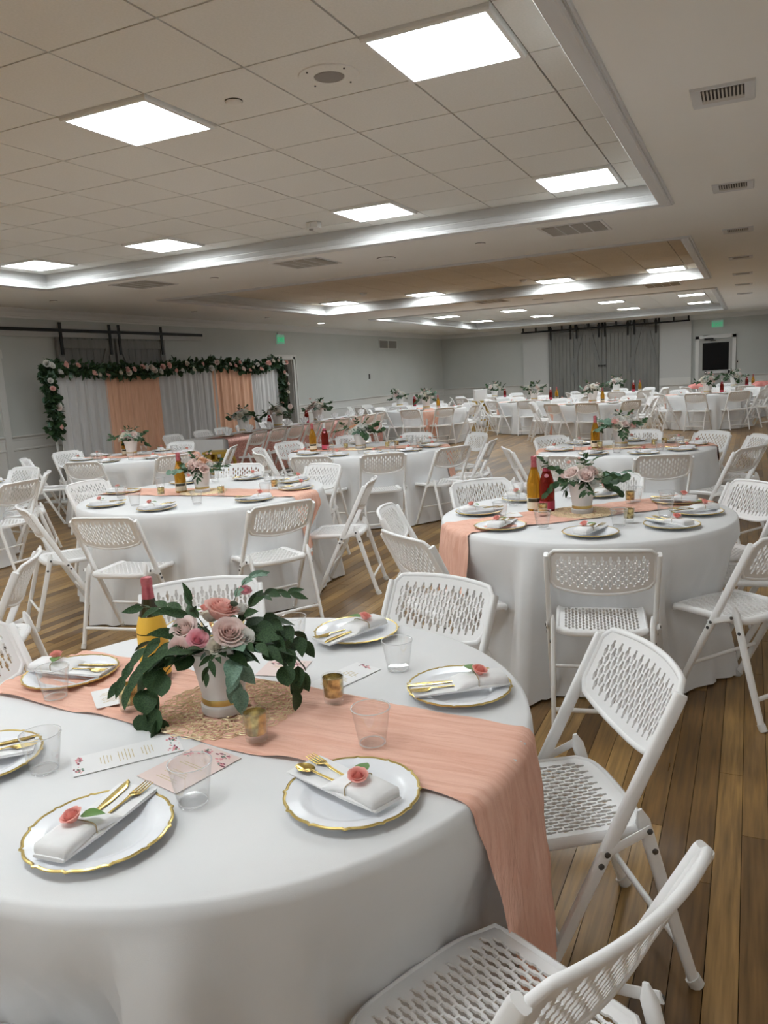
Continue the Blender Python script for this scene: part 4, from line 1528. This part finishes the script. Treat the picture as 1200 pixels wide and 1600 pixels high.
def bouquet_front():
    t = thing('flower_centerpiece', 'pale pink and mauve rose bouquet with eucalyptus in white pot on the front table', 'flower arrangement', (-1.185, 1.49, ZTOP + .0095), YAW, 'rose centrepieces')
    pot(t)
    rr = random.Random(5)
    fol = dict(stem=MB(), leaf=MB(), leaf_grey=MB())
    F = (0, -.75, .65)
    # right, away, up
    branch(t, rr, [(-.04, -.02, .17), (-.12, -.05, .155), (-.17, -.07, .10), (-.185, -.08, .03)], 'round', 'leaf', 7, .060, .056, True, fol, F, .7)
    branch(t, rr, [(-.03, -.04, .17), (-.10, -.07, .15), (-.135, -.09, .09), (-.14, -.10, .025)], 'round', 'leaf', 6, .062, .056, True, fol, F, .6)
    branch(t, rr, [(.04, -.01, .17), (.11, -.01, .19), (.17, -.02, .16), (.20, -.03, .10)], 'wide', 'leaf', 9, .075, .055, True, fol, F, .75)
    branch(t, rr, [(.04, .03, .17), (.10, .04, .205), (.155, .04, .20), (.205, .03, .155)], 'wide', 'leaf', 9, .075, .055, True, fol, F, .8)
    branch(t, rr, [(.05, -.03, .16), (.12, -.04, .165), (.165, -.05, .12), (.185, -.06, .06)], 'round', 'leaf', 6, .055, .045, True, fol, F, .7)
    branch(t, rr, [(.03, .02, .18), (.075, .03, .25), (.125, .03, .285), (.185, .02, .285)], 'lance', 'leaf', 12, .07, .05, True, fol, F, .8)
    branch(t, rr, [(.02, .03, .18), (.04, .04, .27), (.075, .04, .32), (.105, .03, .335)], 'lance', 'leaf_grey', 10, .06, .045, True, fol, F, .8)
    branch(t, rr, [(-.03, .0, .18), (-.11, .01, .205), (-.19, -.01, .17), (-.245, -.03, .10)], 'lance', 'leaf', 12, .085, .055, True, fol, F, .7)
    branch(t, rr, [(-.03, -.03, .17), (-.11, -.05, .185), (-.18, -.06, .145), (-.22, -.07, .085)], 'lance', 'leaf', 11, .085, .06, True, fol, F, .7)
    branch(t, rr, [(-.03, .02, .19), (-.07, .03, .235), (-.12, .03, .26), (-.185, .02, .27)], 'lance', 'leaf', 9, .075, .06, True, fol, F, .8)
    branch(t, rr, [(-.02, .0, .20), (-.045, -.01, .25), (-.055, -.015, .285)], 'lance', 'leaf', 5, .06, .05, True, fol, F, .8)
    branch(t, rr, [(0, -.05, .172), (-.005, -.085, .165), (-.012, -.095, .135)], 'lance', 'leaf', 5, .05, .04, True, fol, F, .6)
    branch(t, rr, [(.035, -.05, .165), (.055, -.085, .155), (.062, -.10, .095)], 'wide', 'leaf_grey', 6, .075, .07, True, fol, F, .5)
    for q in range(14):
        a = 2 * PI * q / 14 + rr.uniform(-.15, .15)
        p = Vector((.055 * math.cos(a), .055 * math.sin(a), .17))
        d = Vector((math.cos(a), math.sin(a), rr.uniform(.05, .5) + (.25 if math.sin(a) < -.3 else 0)))
        o = mesh_obj('leaf', leaf_me('lance' if q % 3 else 'wide', 'leaf' if q % 4 else 'leaf_grey'), t)
        o.matrix_basis = leaf_mx(p, d, rr.uniform(.07, .10), rr.uniform(-.6, .6))
    for q in range(13):
        a = PI + (q + .5) / 13 * PI
        p = Vector((.060 * math.cos(a), .055 * math.sin(a), .172))
        d = Vector((math.cos(a) * 1.3, math.sin(a) * .8, rr.uniform(-.12, .30)))
        o = mesh_obj('leaf', leaf_me('lance', 'leaf' if q % 5 else 'leaf_grey'), t)
        o.matrix_basis = leaf_mx(p, d, rr.uniform(.07, .105) * (1 if abs(math.cos(a)) > .4 else .55), rr.uniform(-.5, .5))
    branch(t, rr, [(-.04, -.03, .175), (-.10, -.06, .185), (-.15, -.08, .165)], 'lance', 'leaf', 9, .075, .06, True, fol, F, .8)
    branch(t, rr, [(.04, -.03, .175), (.10, -.05, .185), (.15, -.05, .17)], 'lance', 'leaf', 8, .075, .06, True, fol, F, .8)
    fol['stem'].build('stems', M['stem'], t)
    for col, loc, sz, rot in (('mauve', (.035, -.035, .205), .042, (.75, .15, .3)), ('pink', (.005, .03, .245), .044, (.40, .05, 1.2)), ('blush', (-.078, -.005, .212), .036, (.6, -.4, .2)),
                              ('hot', (-.040, -.048, .200), .027, (.8, -.1, .5)), ('hot', (.068, .045, .290), .017, (.4, .3, 0)), ('blush', (-.070, .035, .282), .012, (.2, -.2, 0)),
                              ('cream', (.005, -.055, .180), .026, (.9, 0, 0)), ('white', (.070, -.035, .195), .026, (.7, .5, 0)), ('mauve', (-.085, -.055, .185), .026, (.8, -.6, 1)),
                              ('white', (.05, .06, .235), .026, (0, .3, 0)), ('cream', (-.03, .07, .22), .028, (-.5, 0, 0)), ('white', (.030, -.065, .175), .022, (1.0, 0.2, 2))):
        put('rose', rose_me(col), t, loc, rot, sz)


def bouquet(loc, label, seed, cols, rz=0.0, sc=1.0, spread=1.0, h=.165, nrose=18, grp='rose centrepieces'):
    t = thing('flower_centerpiece', label, 'flower arrangement', loc, rz, grp)
    pot(t, h=h)
    rr = random.Random(seed)
    fol = dict(stem=MB(), leaf=MB(), leaf_grey=MB())
    F = (0, -.75, .65)
    for q in range(9):
        a = 2 * PI * (q + rr.uniform(-.3, .3)) / 9
        c, s = math.cos(a), math.sin(a)
        wide_ = 1.25 if abs(c) > .6 else .8
        R1 = rr.uniform(.11, .165) * spread * wide_
        z1 = h + rr.uniform(-.02, .06)
        dr = rr.uniform(-.10, .03) if q % 2 else rr.uniform(0, .07)
        ctrl = [(.04 * c, .04 * s, h), (.55 * R1 * c, .55 * R1 * s, (h + z1) / 2 + .03), (R1 * c, R1 * s, z1 + dr * .5), (R1 * 1.25 * c, R1 * 1.25 * s, max(.03, z1 + dr))]
        kd = ('lance', 'wide', 'round')[rr.randrange(3)]
        branch(t, rr, ctrl, kd, 'leaf' if rr.random() < .8 else 'leaf_grey', 10, .075, .05, False, fol, F, .8)
    for q in range(3):
        a = rr.uniform(0, 2 * PI)
        c, s = math.cos(a) * .6, math.sin(a) * .4
        branch(t, rr, [(.02 * c, .02 * s, h + .02), (.06 * c, .06 * s, h + .09), (.13 * c, .13 * s, h + .135)], 'lance', 'leaf', 7, .06, .045, False, fol, F, .8)
    for k in ('leaf', 'leaf_grey'):
        if fol[k].v:
            o = fol[k].build('foliage', M[k], t, angle=1.5)
            o['kind'] = 'stuff'
    fol['stem'].build('stems', M['stem'], t)
    for q in range(nrose):
        g = (q + .5) / nrose
        th = math.acos(1 - g * .92)
        a = q * 2.399963 + seed
        r_ = .092
        p = Vector((r_ * 1.15 * math.sin(th) * math.cos(a), r_ * math.sin(th) * math.sin(a), h + .005 + r_ * .85 * math.cos(th)))
        d = (p - Vector((0, 0, h - .03))).normalized()
        q_ = Vector((0, 0, 1)).rotation_difference(d)
        o = put('rose', rose_me(cols[q % len(cols)], False), t, p, q_.to_euler(), rr.uniform(.032, .046))
    for q in range(4):
        a = rr.uniform(0, 6.28)
        put('rose', rose_me(cols[0] if q % 2 else 'pink', False), t, (.09 * math.cos(a), .06 * math.sin(a), h + rr.uniform(.10, .15)), (rr.uniform(-.5, .5), rr.uniform(-.5, .5), 0), .013)
    t.scale = (sc,) * 3
    return t


bouquet_front()
bouquet((-.83, 4.29, ZB), 'cream and blush rose bouquet in white pot beside amber and red bottles', 21, ('white', 'cream', 'blush', 'white', 'mauve', 'cream', 'blush'), YAW * .5, 1.0)
bouquet((-3.84, 4.81, ZB), 'mauve and apricot rose bouquet in wide white pot, amber bottle behind', 32, ('blush', 'mauve', 'apricot', 'white', 'blush', 'mauve', 'cream'), YAW, 1.0, .85)
bouquet((-4.06, 8.0, ZB), 'white and peach bouquet on the two-bottle table behind the mauve-rose table', 43, ('white', 'cream', 'apricot', 'white', 'cream'), YAW, 1.08, 1.0)
bouquet((-1.13, 7.82, ZB), 'white bouquet with one pink rose beside the lone amber bottle', 54, ('white', 'cream', 'pink', 'white', 'cream', 'blush'), .2, 1.1, 1.05)
bouquet((-7.08, 7.55, ZB), 'white and yellow-green bouquet on the table against the drapes', 65, ('white', 'cream', 'white', 'white', 'blush'), .6, 1.15, .85)
for k, (y, cols, lb) in enumerate(((11.03, ('white', 'hot', 'cream', 'pink', 'white'), 'big white and pink bouquet at the near end of the head table'), (12.1, ('white', 'cream', 'blush', 'white'), 'white bouquet in the middle of the head table'),
                                   (13.56, ('blush', 'cream', 'white', 'blush'), 'tall leafy blush bouquet at the far end of the head table'))):
    bouquet((-7.80, y, ZTOP + .004), lb, 70 + k, cols, YAW, 1.45, .85)
for q, (k, dx, lb) in enumerate((('B1', 0, 'white bouquet on the back table with the hanging peach end'), ('B2', 0, 'white bouquet on the back table against the plain drape-side wall'), ('B4', 0, 'round white bouquet on the back table before the drape-side pier'),
                                 ('B5', 0, 'leafy bouquet on the back table first before the barn doors'), ('B6', 0, 'white and blush bouquet on the last table under the barn doors'), ('B7', 0, 'cream bouquet on the back table before the exit door'),
                                 ('B8', 0, 'leafy white bouquet on the last table beside the exit door'), ('B3', 0, 'small white bouquet on the table in the far corner'))):
    bouquet((TAB[k][0] + dx, TAB[k][1], ZTOP + .004), lb, 90 + q, ('white', 'cream', 'white', 'blush'), YAW * .5, 1.5, .8)


# ------------------------------------------------------------------ gold lace mats
def mk_doily():
    mb = MB()

    def ring(cx, cy, r, lobes, amp, w_, n):
        pts = []
        for k in range(n):
            a = 2 * PI * k / n
            rr_ = r * (1 + amp * abs(math.sin(lobes * a / 2)) - amp * .5)
            pts.append((cx + rr_ * math.cos(a), cy + rr_ * math.sin(a), .0012))
        mb.add(sweep(pts, w_, .0008, 4, up=(0, 0, 1), closed=True))
    def rosette(cx, cy, R_):
        for q, (f_, lb, am) in enumerate(((.20, 5, .3), (.48, 7, .34), (.76, 10, .26), (1.0, 13, .18))):
            ring(cx, cy, R_ * f_, lb, am, .0016, 60)
        for k in range(8):
            a = 2 * PI * k / 8
            mb.add(sweep([(cx + R_ * t_ * math.cos(a + .12 * math.sin(t_ * 9)), cy + R_ * t_ * math.sin(a + .12 * math.sin(t_ * 9)), .001) for t_ in (.2, .45, .75, 1.0)], .0014, .0007, 4, up=(0, 0, 1)))
    rosette(0, 0, .075)
    for k in range(9):
        a = 2 * PI * k / 9
        rosette(.124 * math.cos(a), .124 * math.sin(a), .050)
    for q in (.080, .165, .176):
        ring(0, 0, q, 30, .07, .0014, 160)
    return mb.build('lace_mat', M['doily'], smooth=False)


dl = None
for k, (x, y) in dict(T1=(-1.185, 1.50), T2=(-.83, 4.30), T3=(-3.84, 4.82), T4=(-4.06, 8.0), T5=(-1.13, 7.82)).items():
    if dl is None:
        dl = o = mk_doily()
    else:
        o = copy_tree(dl)
    o.location = (x, y, ZTOP + .0085)
    o.rotation_euler = (0, 0, .3 * len(k) + x)
    tag(o, 'round gold lace mat under the bouquet on the ' + TNAME[k], 'placemat', 'gold lace mats')


# ------------------------------------------------------------------ printed cards on the front table
def card(loc, rz, w_, h_, m, label, lines, corners, z=ZTOP + .0015, name='menu_card'):
    o = MB().box((0, 0, .0006), (w_, h_, .0012)).build(name, [M[m]], smooth=False)
    o.location = (*loc, z)
    o.rotation_euler = (0, 0, rz)
    tag(o, label, 'card', 'printed cards')
    rr = random.Random(label)
    g = MB()
    for (x, y, l) in lines:
        x0 = x - l / 2
        while x0 < x + l / 2 - .002:
            q = rr.uniform(.003, .009)
            q = min(q, x + l / 2 - x0)
            g.box((x0 + q / 2, y, .0014), (q, .0016, .0003))
            x0 += q + .0012
    if g.v:
        g.build('print', M['ink_gold'], o, smooth=False)
    p, w2, gr = MB(), MB(), MB()
    for cx, cy, s in corners:
        for q in range(26):
            a, d = rr.uniform(0, 6.28), abs(rr.gauss(0, s * .42))
            px, py = cx + d * math.cos(a), cy + d * math.sin(a) * .6
            if abs(px) > w_ / 2 - .003 or abs(py) > h_ / 2 - .003:
                continue
            r = rr.uniform(.0015, .0042)
            v = [(px + r * math.cos(b) * (1.6 if q % 3 else 1), py + r * .7 * math.sin(b), .0014 + .00002 * q) for b in [k * PI / 4 + a for k in range(8)]]
            (p if q % 2 else (w2 if q % 4 == 0 else gr)).add((v, [tuple(range(8))]))
    for mb_, mm in ((p, 'ink_pink'), (w2, 'ink_wine'), (gr, 'leaf_grey')):
        if mb_.v:
            mb_.build('flower_print', M[mm], o, smooth=False)
    return o


def blocks(rows):
    out = []
    for y0, n, l in rows:
        for q in range(n):
            out.append((0, y0 - q * .0075, l * (.7 + .3 * ((q * 7) % 3) / 2)))
    return out


# long side of the menu: local y
m1 = math.atan2(.165, .172)
card((-1.262, 1.225), math.atan2(1.30 - 1.145, -1.205 + 1.335) - PI / 2, .095, .235, 'paper', 'long white menu card with floral corners before the gold lace mat', blocks(((.055, 4, .05), (.012, 5, .06), (-.035, 4, .045))), ((-.02, .105, .03), (.03, .10, .03), (.025, -.105, .03), (-.03, -.10, .025)))
card((-1.085, 1.225), -.06 - .17, .135, .175, 'paper_pink', 'blush invitation card with pink flowers beside the long menu card', blocks(((.01, 2, .09), (-.025, 3, .07), (-.055, 2, .08))), ((-.02, .065, .045), (.03, .07, .04), (-.055, .035, .03), (.05, .045, .03)))
card((-1.005, 1.765), math.atan2(1.862 - 1.668, -.985 + 1.044) - PI / 2, .095, .235, 'paper', 'white menu card lying behind the gold votive near the lace mat', blocks(((.055, 4, .05), (.012, 5, .06), (-.035, 4, .045))), ((.0, .105, .04), (.0, -.105, .035)))
card((-1.535, 1.455), .9, .085, .13, 'paper', 'small white card on the peach runner beside the half-hidden votive', blocks(((.03, 3, .05), (-.005, 5, .055))), (), ZTOP + .010)
card((-1.20, 1.79), .2, .13, .12, 'paper_pink', 'blush card behind the bouquet, mostly hidden by eucalyptus leaves', blocks(((.01, 2, .09),)), ((-.03, .03, .04), (.03, .03, .04)))
for x, y, k, rz in ((-1.20, 4.17, 'T2', .5), (-.42, 4.72, 'T2', 1.0)):
    card((x, y), rz, .10, .15, 'paper_pink' if x > -1 else 'paper', ('pink card on the peach runner beyond the front table' if x > -1 else 'small white card beside the amber bottle beyond the front table'), blocks(((.03, 3, .06),)), ((0, .05, .03),), ZTOP + .010)

# ------------------------------------------------------------------ drape backdrop
XB = -9.35
t = thing('backdrop_stand', 'white pipe stand holding the sheer and peach drapes', 'backdrop stand', (XB, 8.45, 0))
for y in (0, 6.18):
    u = MB().add(sweep([(0, y, .02), (0, y, 1.98)], .018, .018, 10)).build('upright', M['trim'], t)
    MB().box((0, y, .008), (.45, .35, .016)).build('base_plate', M['trim'], t, smooth=False)
MB().add(sweep([(0, -.05, 1.965), (0, 6.23, 1.965)], .015, .015, 10)).build('crossbar', M['trim'], t)
rr = random.Random(17)
for q, (a, b, m, lb) in enumerate(((8.50, 9.58, 'sheer', 'sheer white drape at the near end of the backdrop'), (9.52, 10.80, 'drape_peach', 'wide peach drape, nearer of the two on the backdrop'),
                                   (10.76, 12.36, 'sheer', 'sheer white drape between the two peach drapes'), (12.32, 13.62, 'drape_peach', 'peach drape nearer the dark doorway'), (13.58, 14.55, 'sheer', 'sheer white drape at the doorway end of the backdrop'))):
    ph = [rr.uniform(0, 6) for _ in range(4)]
    nf = (b - a) * (5.0 if m == 'sheer' else 3.0)

    def fn(u, v):
        y = a + (b - a) * u
        am = (.030 if m == 'sheer' else .020) * (.7 + .3 * v)
        x = .028 + am * math.sin(2 * PI * nf * u + ph[0] + .9 * math.sin(5 * u + ph[1]) + .35 * v) + .012 * math.sin(2 * PI * nf * 2.3 * u + ph[2])
        y += .02 * math.sin(2 * PI * nf * u + ph[3])
        return (XB + x + (.012 if m != 'sheer' else 0), y, 1.955 - (1.955 - .015) * v)
    o = MB().add(grid(fn, 110, 14)).build('drape', M[m], angle=1.6)
    tag(o, lb, 'drape', 'backdrop drapes')

# garland: one leafy rope with roses along the crossbar and down both uprights
t = thing('floral_garland', 'dark eucalyptus garland with blush roses over the drapes and down both ends', 'garland', (0, 0, 0))
rr = random.Random(23)
paths = [([(XB + .07, 8.36, 1.02), (XB + .08, 8.40, 1.4), (XB + .08, 8.33, 1.75), (XB + .08, 8.34, 1.98)], 620, .085), ([(XB + .08, 8.34, 1.98), (XB + .09, 9.6, 1.93), (XB + .09, 10.4, 1.90), (XB + .09, 11.2, 1.97), (XB + .09, 12.6, 2.0), (XB + .09, 13.6, 1.92), (XB + .08, 14.62, 2.02)], 2300, .10),
         ([(XB + .08, 14.64, 2.0), (XB + .08, 14.66, 1.5), (XB + .07, 14.66, .95)], 420, .055)]
f1, f2, st = MB(), MB(), MB()
for ctrl, n, wd in paths:
    pts = curve_pts(ctrl, 40)
    st.add(sweep(pts, .012, .012, 5))
    for q in range(n):
        u = rr.random() * 40
        i = min(39, int(u))
        p = pts[i].lerp(pts[i + 1], u - i)
        d = Vector((rr.gauss(.5, .6), rr.gauss(0, 1), rr.gauss(-.15, .8))).normalized()
        p = p + d * rr.uniform(0, wd)
        lm = leaf_low(('lance', 'wide', 'round')[rr.randrange(3)])
        (f1 if rr.random() < .8 else f2).add(lm, leaf_mx(p, d, rr.uniform(.06, .12), rr.uniform(-1.5, 1.5)))
    nr = int(sum((pts[k + 1] - pts[k]).length for k in range(40)) / .15)
    for q in range(nr):
        u = (q + rr.uniform(.2, .8)) / nr * 40
        i = min(39, int(u))
        p = pts[i] + Vector((rr.uniform(.10, .15), rr.uniform(-.06, .06), rr.uniform(-.09, .07)))
        put('rose', rose_me(rr.choice(('blush', 'cream', 'white', 'cream', 'pink', 'white')), False), t, p, (0, rr.uniform(.9, 1.6), rr.uniform(-.6, .6)), rr.uniform(.040, .058))
for mb_, m in ((f1, 'leaf'), (f2, 'leaf_grey')):
    o = mb_.build('foliage', M[m], t, angle=1.5)
    o['kind'] = 'stuff'
st.build('vine', M['stem'], t)

# ------------------------------------------------------------------ head table
X0, X1 = -8.20, -7.38
for q in range(3):
    y0 = 9.86 + q * 1.92
    t = thing('banquet_table', ('near', 'middle', 'far')[q] + ' folding table of the head table row, under white cloth', 'table', ((X0 + X1) / 2, y0 + .94, 0), group='head tables')
    MB().box((0, 0, .745), (.76, 1.84, .03)).build('tabletop', M['tablewood'], t, smooth=False)
    for sx in (-1, 1):
        for sy in (-1, 1):
            MB().add(sweep([(sx * .32, sy * .80, 0), (sx * .32, sy * .80, .73)], .013, .013, 8)).build('leg', M['bolt'], t)

    def perim(u):
        a, b = X1 - X0, 1.9
        L_ = 2 * (a + b)
        s = (u % 1) * L_
        if s < a:
            return (X0 + s, y0 - .01, 0, -1)
        s -= a
        if s < b:
            return (X1, y0 - .01 + s, 1, 0)
        s -= b
        if s < a:
            return (X1 - s, y0 + b - .01, 0, 1)
        s -= a
        return (X0, y0 + b - .01 - s, -1, 0)

    def fn(u, v):
        x, y, nx_, ny_ = perim(u)
        cx, cy = (X0 + X1) / 2, y0 + .94
        if v < .25:
            k = v / .25
            return (cx + (x - cx) * k, cy + (y - cy) * k, ZTOP - .004 * k)
        k = (v - .25) / .75
        f_ = .014 * k * math.sin(u * 130 + q) + .008 * k * math.sin(u * 71)
        lim = .006 if (nx_ < 0 or ny_ > 0) else .05
        e = min(lim, .018 * k + f_)
        return (x + nx_ * e, y + ny_ * e, ZTOP - .004 - (ZTOP - .03) * k)
    o = MB().add(grid(fn, 200, 12, True)).build('tablecloth', M['cloth'], angle=1.2)
    tag(o, ('near', 'middle', 'far')[q] + ' white cloth along the head table before the drapes', 'tablecloth', 'head table cloths')


def fn(u, v):
    y = 9.92 + 5.6 * u
    w_ = .010 * math.sin(u * 90) + .006 * math.sin(u * 213)
    if v < .35:
        return (X1 - .40 + .40 * v / .35 + .02 * v / .35, y, ZTOP + .006)
    k = (v - .35) / .65
    return (X1 + .045 + .022 * k + w_ * k, y, ZTOP + .004 - (ZTOP - .10) * k)


o = MB().add(grid(fn, 260, 16)).build('sequin_overlay', M['sequin'], angle=1.2)
tag(o, 'rose sequin overlay hanging down the chair side of the head table', 'table runner')
TAB['H'] = (-7.8, 12.6, .5, 0)
Hn = 'first second third fourth fifth sixth seventh eighth ninth tenth'.split()
for q in range(9):
    o = chair(-7.03 + .02 * math.sin(q * 3), 10.35 + q * .575, 180 + 3 * math.sin(q * 5), 'H')
    o['label'] = 'white folding chair on the near side of the head table, %s in its row' % Hn[q]
for q, y in enumerate((10.15, 10.93, 11.50, 12.15, 12.9, 13.6)):
    o = chair(-8.62, y, 0, 'H')
    o['label'] = 'white folding chair on the drape side of the head table, %s in its row' % Hn[q]
rr = random.Random(4)
for q in range(9):
    y = 10.25 + q * .60
    o = inst('plate')
    o.location = (X1 - .19, y, ZTOP + .008)
    o.rotation_euler = (0, 0, rr.uniform(0, 6))
    tag(o, 'gold-rimmed plate along the chair side of the head table, %s from its near end' % Hn[q], 'plate', LAB['plate'][2])
    # standing fan-folded napkin
    mb = MB()
    for k in range(7):
        a = (k - 3) * .33
        mb.add(([(-.022, 0, 0), (.022, 0, 0), (math.sin(a) * .12 + .016, .012 * (-1) ** k, .03 + math.cos(a) * .11), (math.sin(a) * .12 - .016, -.012 * (-1) ** k, .035 + math.cos(a) * .11)], [(0, 1, 2, 3)]))
    fan = mb.add(lathe([(.028, 0), (.02, .02), (.03, .05)], 10)).build('fan_napkin', M['napkin'], smooth=False)
    fan.location = (X1 - .19, y, ZTOP + .014)
    fan.rotation_euler = (0, 0, PI / 2 - .4)
    tag(fan, 'white fan-folded napkin on the head table plate, %s from its near end' % Hn[q], 'napkin', 'fan-folded napkins')


# ------------------------------------------------------------------ gold stools
def stool(loc, rz, label, h=.64, cushion=True):
    t = thing('gold_stool', label, 'stool', loc, rz, 'gold painted stools')
    MB().box((0, 0, h - .018), (.40, .34, .036)).build('seat', M['goldwood'], t, smooth=False)
    for sx in (-1, 1):
        for sy in (-1, 1):
            MB().add(sweep([(sx * .15, sy * .12, h - .04), (sx * .185, sy * .15, h * .72), (sx * .18, sy * .145, h * .4), (sx * .205, sy * .165, 0)], [.024, .028, .022, .018], [.024, .028, .022, .018], 8)).build('leg', M['goldwood'], t)
    for sy in (-1, 1):
        mb = MB()
        for x, w_ in ((-.13, .10), (.13, .10), (0, .03)):
            mb.box((x, sy * .14, h - .085), (w_, .02, .10))
        mb.box((0, sy * .14, h - .13), (.34, .02, .03))
        mb.build('apron', M['goldwood'], t, smooth=False)
    for sx in (-1, 1):
        MB().box((sx * .17, 0, h - .09), (.02, .26, .10)).build('apron', M['goldwood'], t, smooth=False)
        MB().box((sx * .185, 0, .2), (.025, .27, .03)).build('stretcher', M['goldwood'], t, smooth=False)
    MB().box((0, -.135, .3), (.36, .025, .03)).build('stretcher', M['goldwood'], t, smooth=False)


stool((-7.22, 9.52, 0), .3, 'gold painted wooden stool beside the near corner of the head table', .62)
stool((-6.47, 19.9, 0), .5, 'gold painted wooden stool in the back aisle under a white box', .80)
b = MB().box((0, 0, .14), (.32, .26, .28)).box((0, 0, .285), (.34, .28, .012)).build('box', M['paper'], smooth=False)
b.location = (-6.47, 19.9, .80)
b.rotation_euler = (0, 0, .5)
tag(b, 'plain white box standing on the far gold stool', 'box')


def fab(x, y, lb):
    def fn(u, v):
        g = 2 * PI * u
        r = .19 * math.cos(v * PI / 2) ** .6 * (1 + .10 * math.sin(5 * g) + .06 * math.sin(9 * g + 2 * v))
        return (r * math.cos(g) * 1.3, r * math.sin(g), .12 * math.sin(v * PI / 2) * (1 + .15 * math.sin(3 * g)))
    o = MB().add(grid(fn, 40, 8, True)).build('folded_cloth', M['pinkcloth'], angle=1.2)
    o.location = (x, y, ZTOP + .004)
    tag(o, lb, 'cloth', 'rose cloth bundles')


fab(-1.30, 22.85, 'crumpled rose cloth on the last table, below the exit door')
fab(.28, 22.7, 'crumpled rose cloth at the aisle end of the last table')
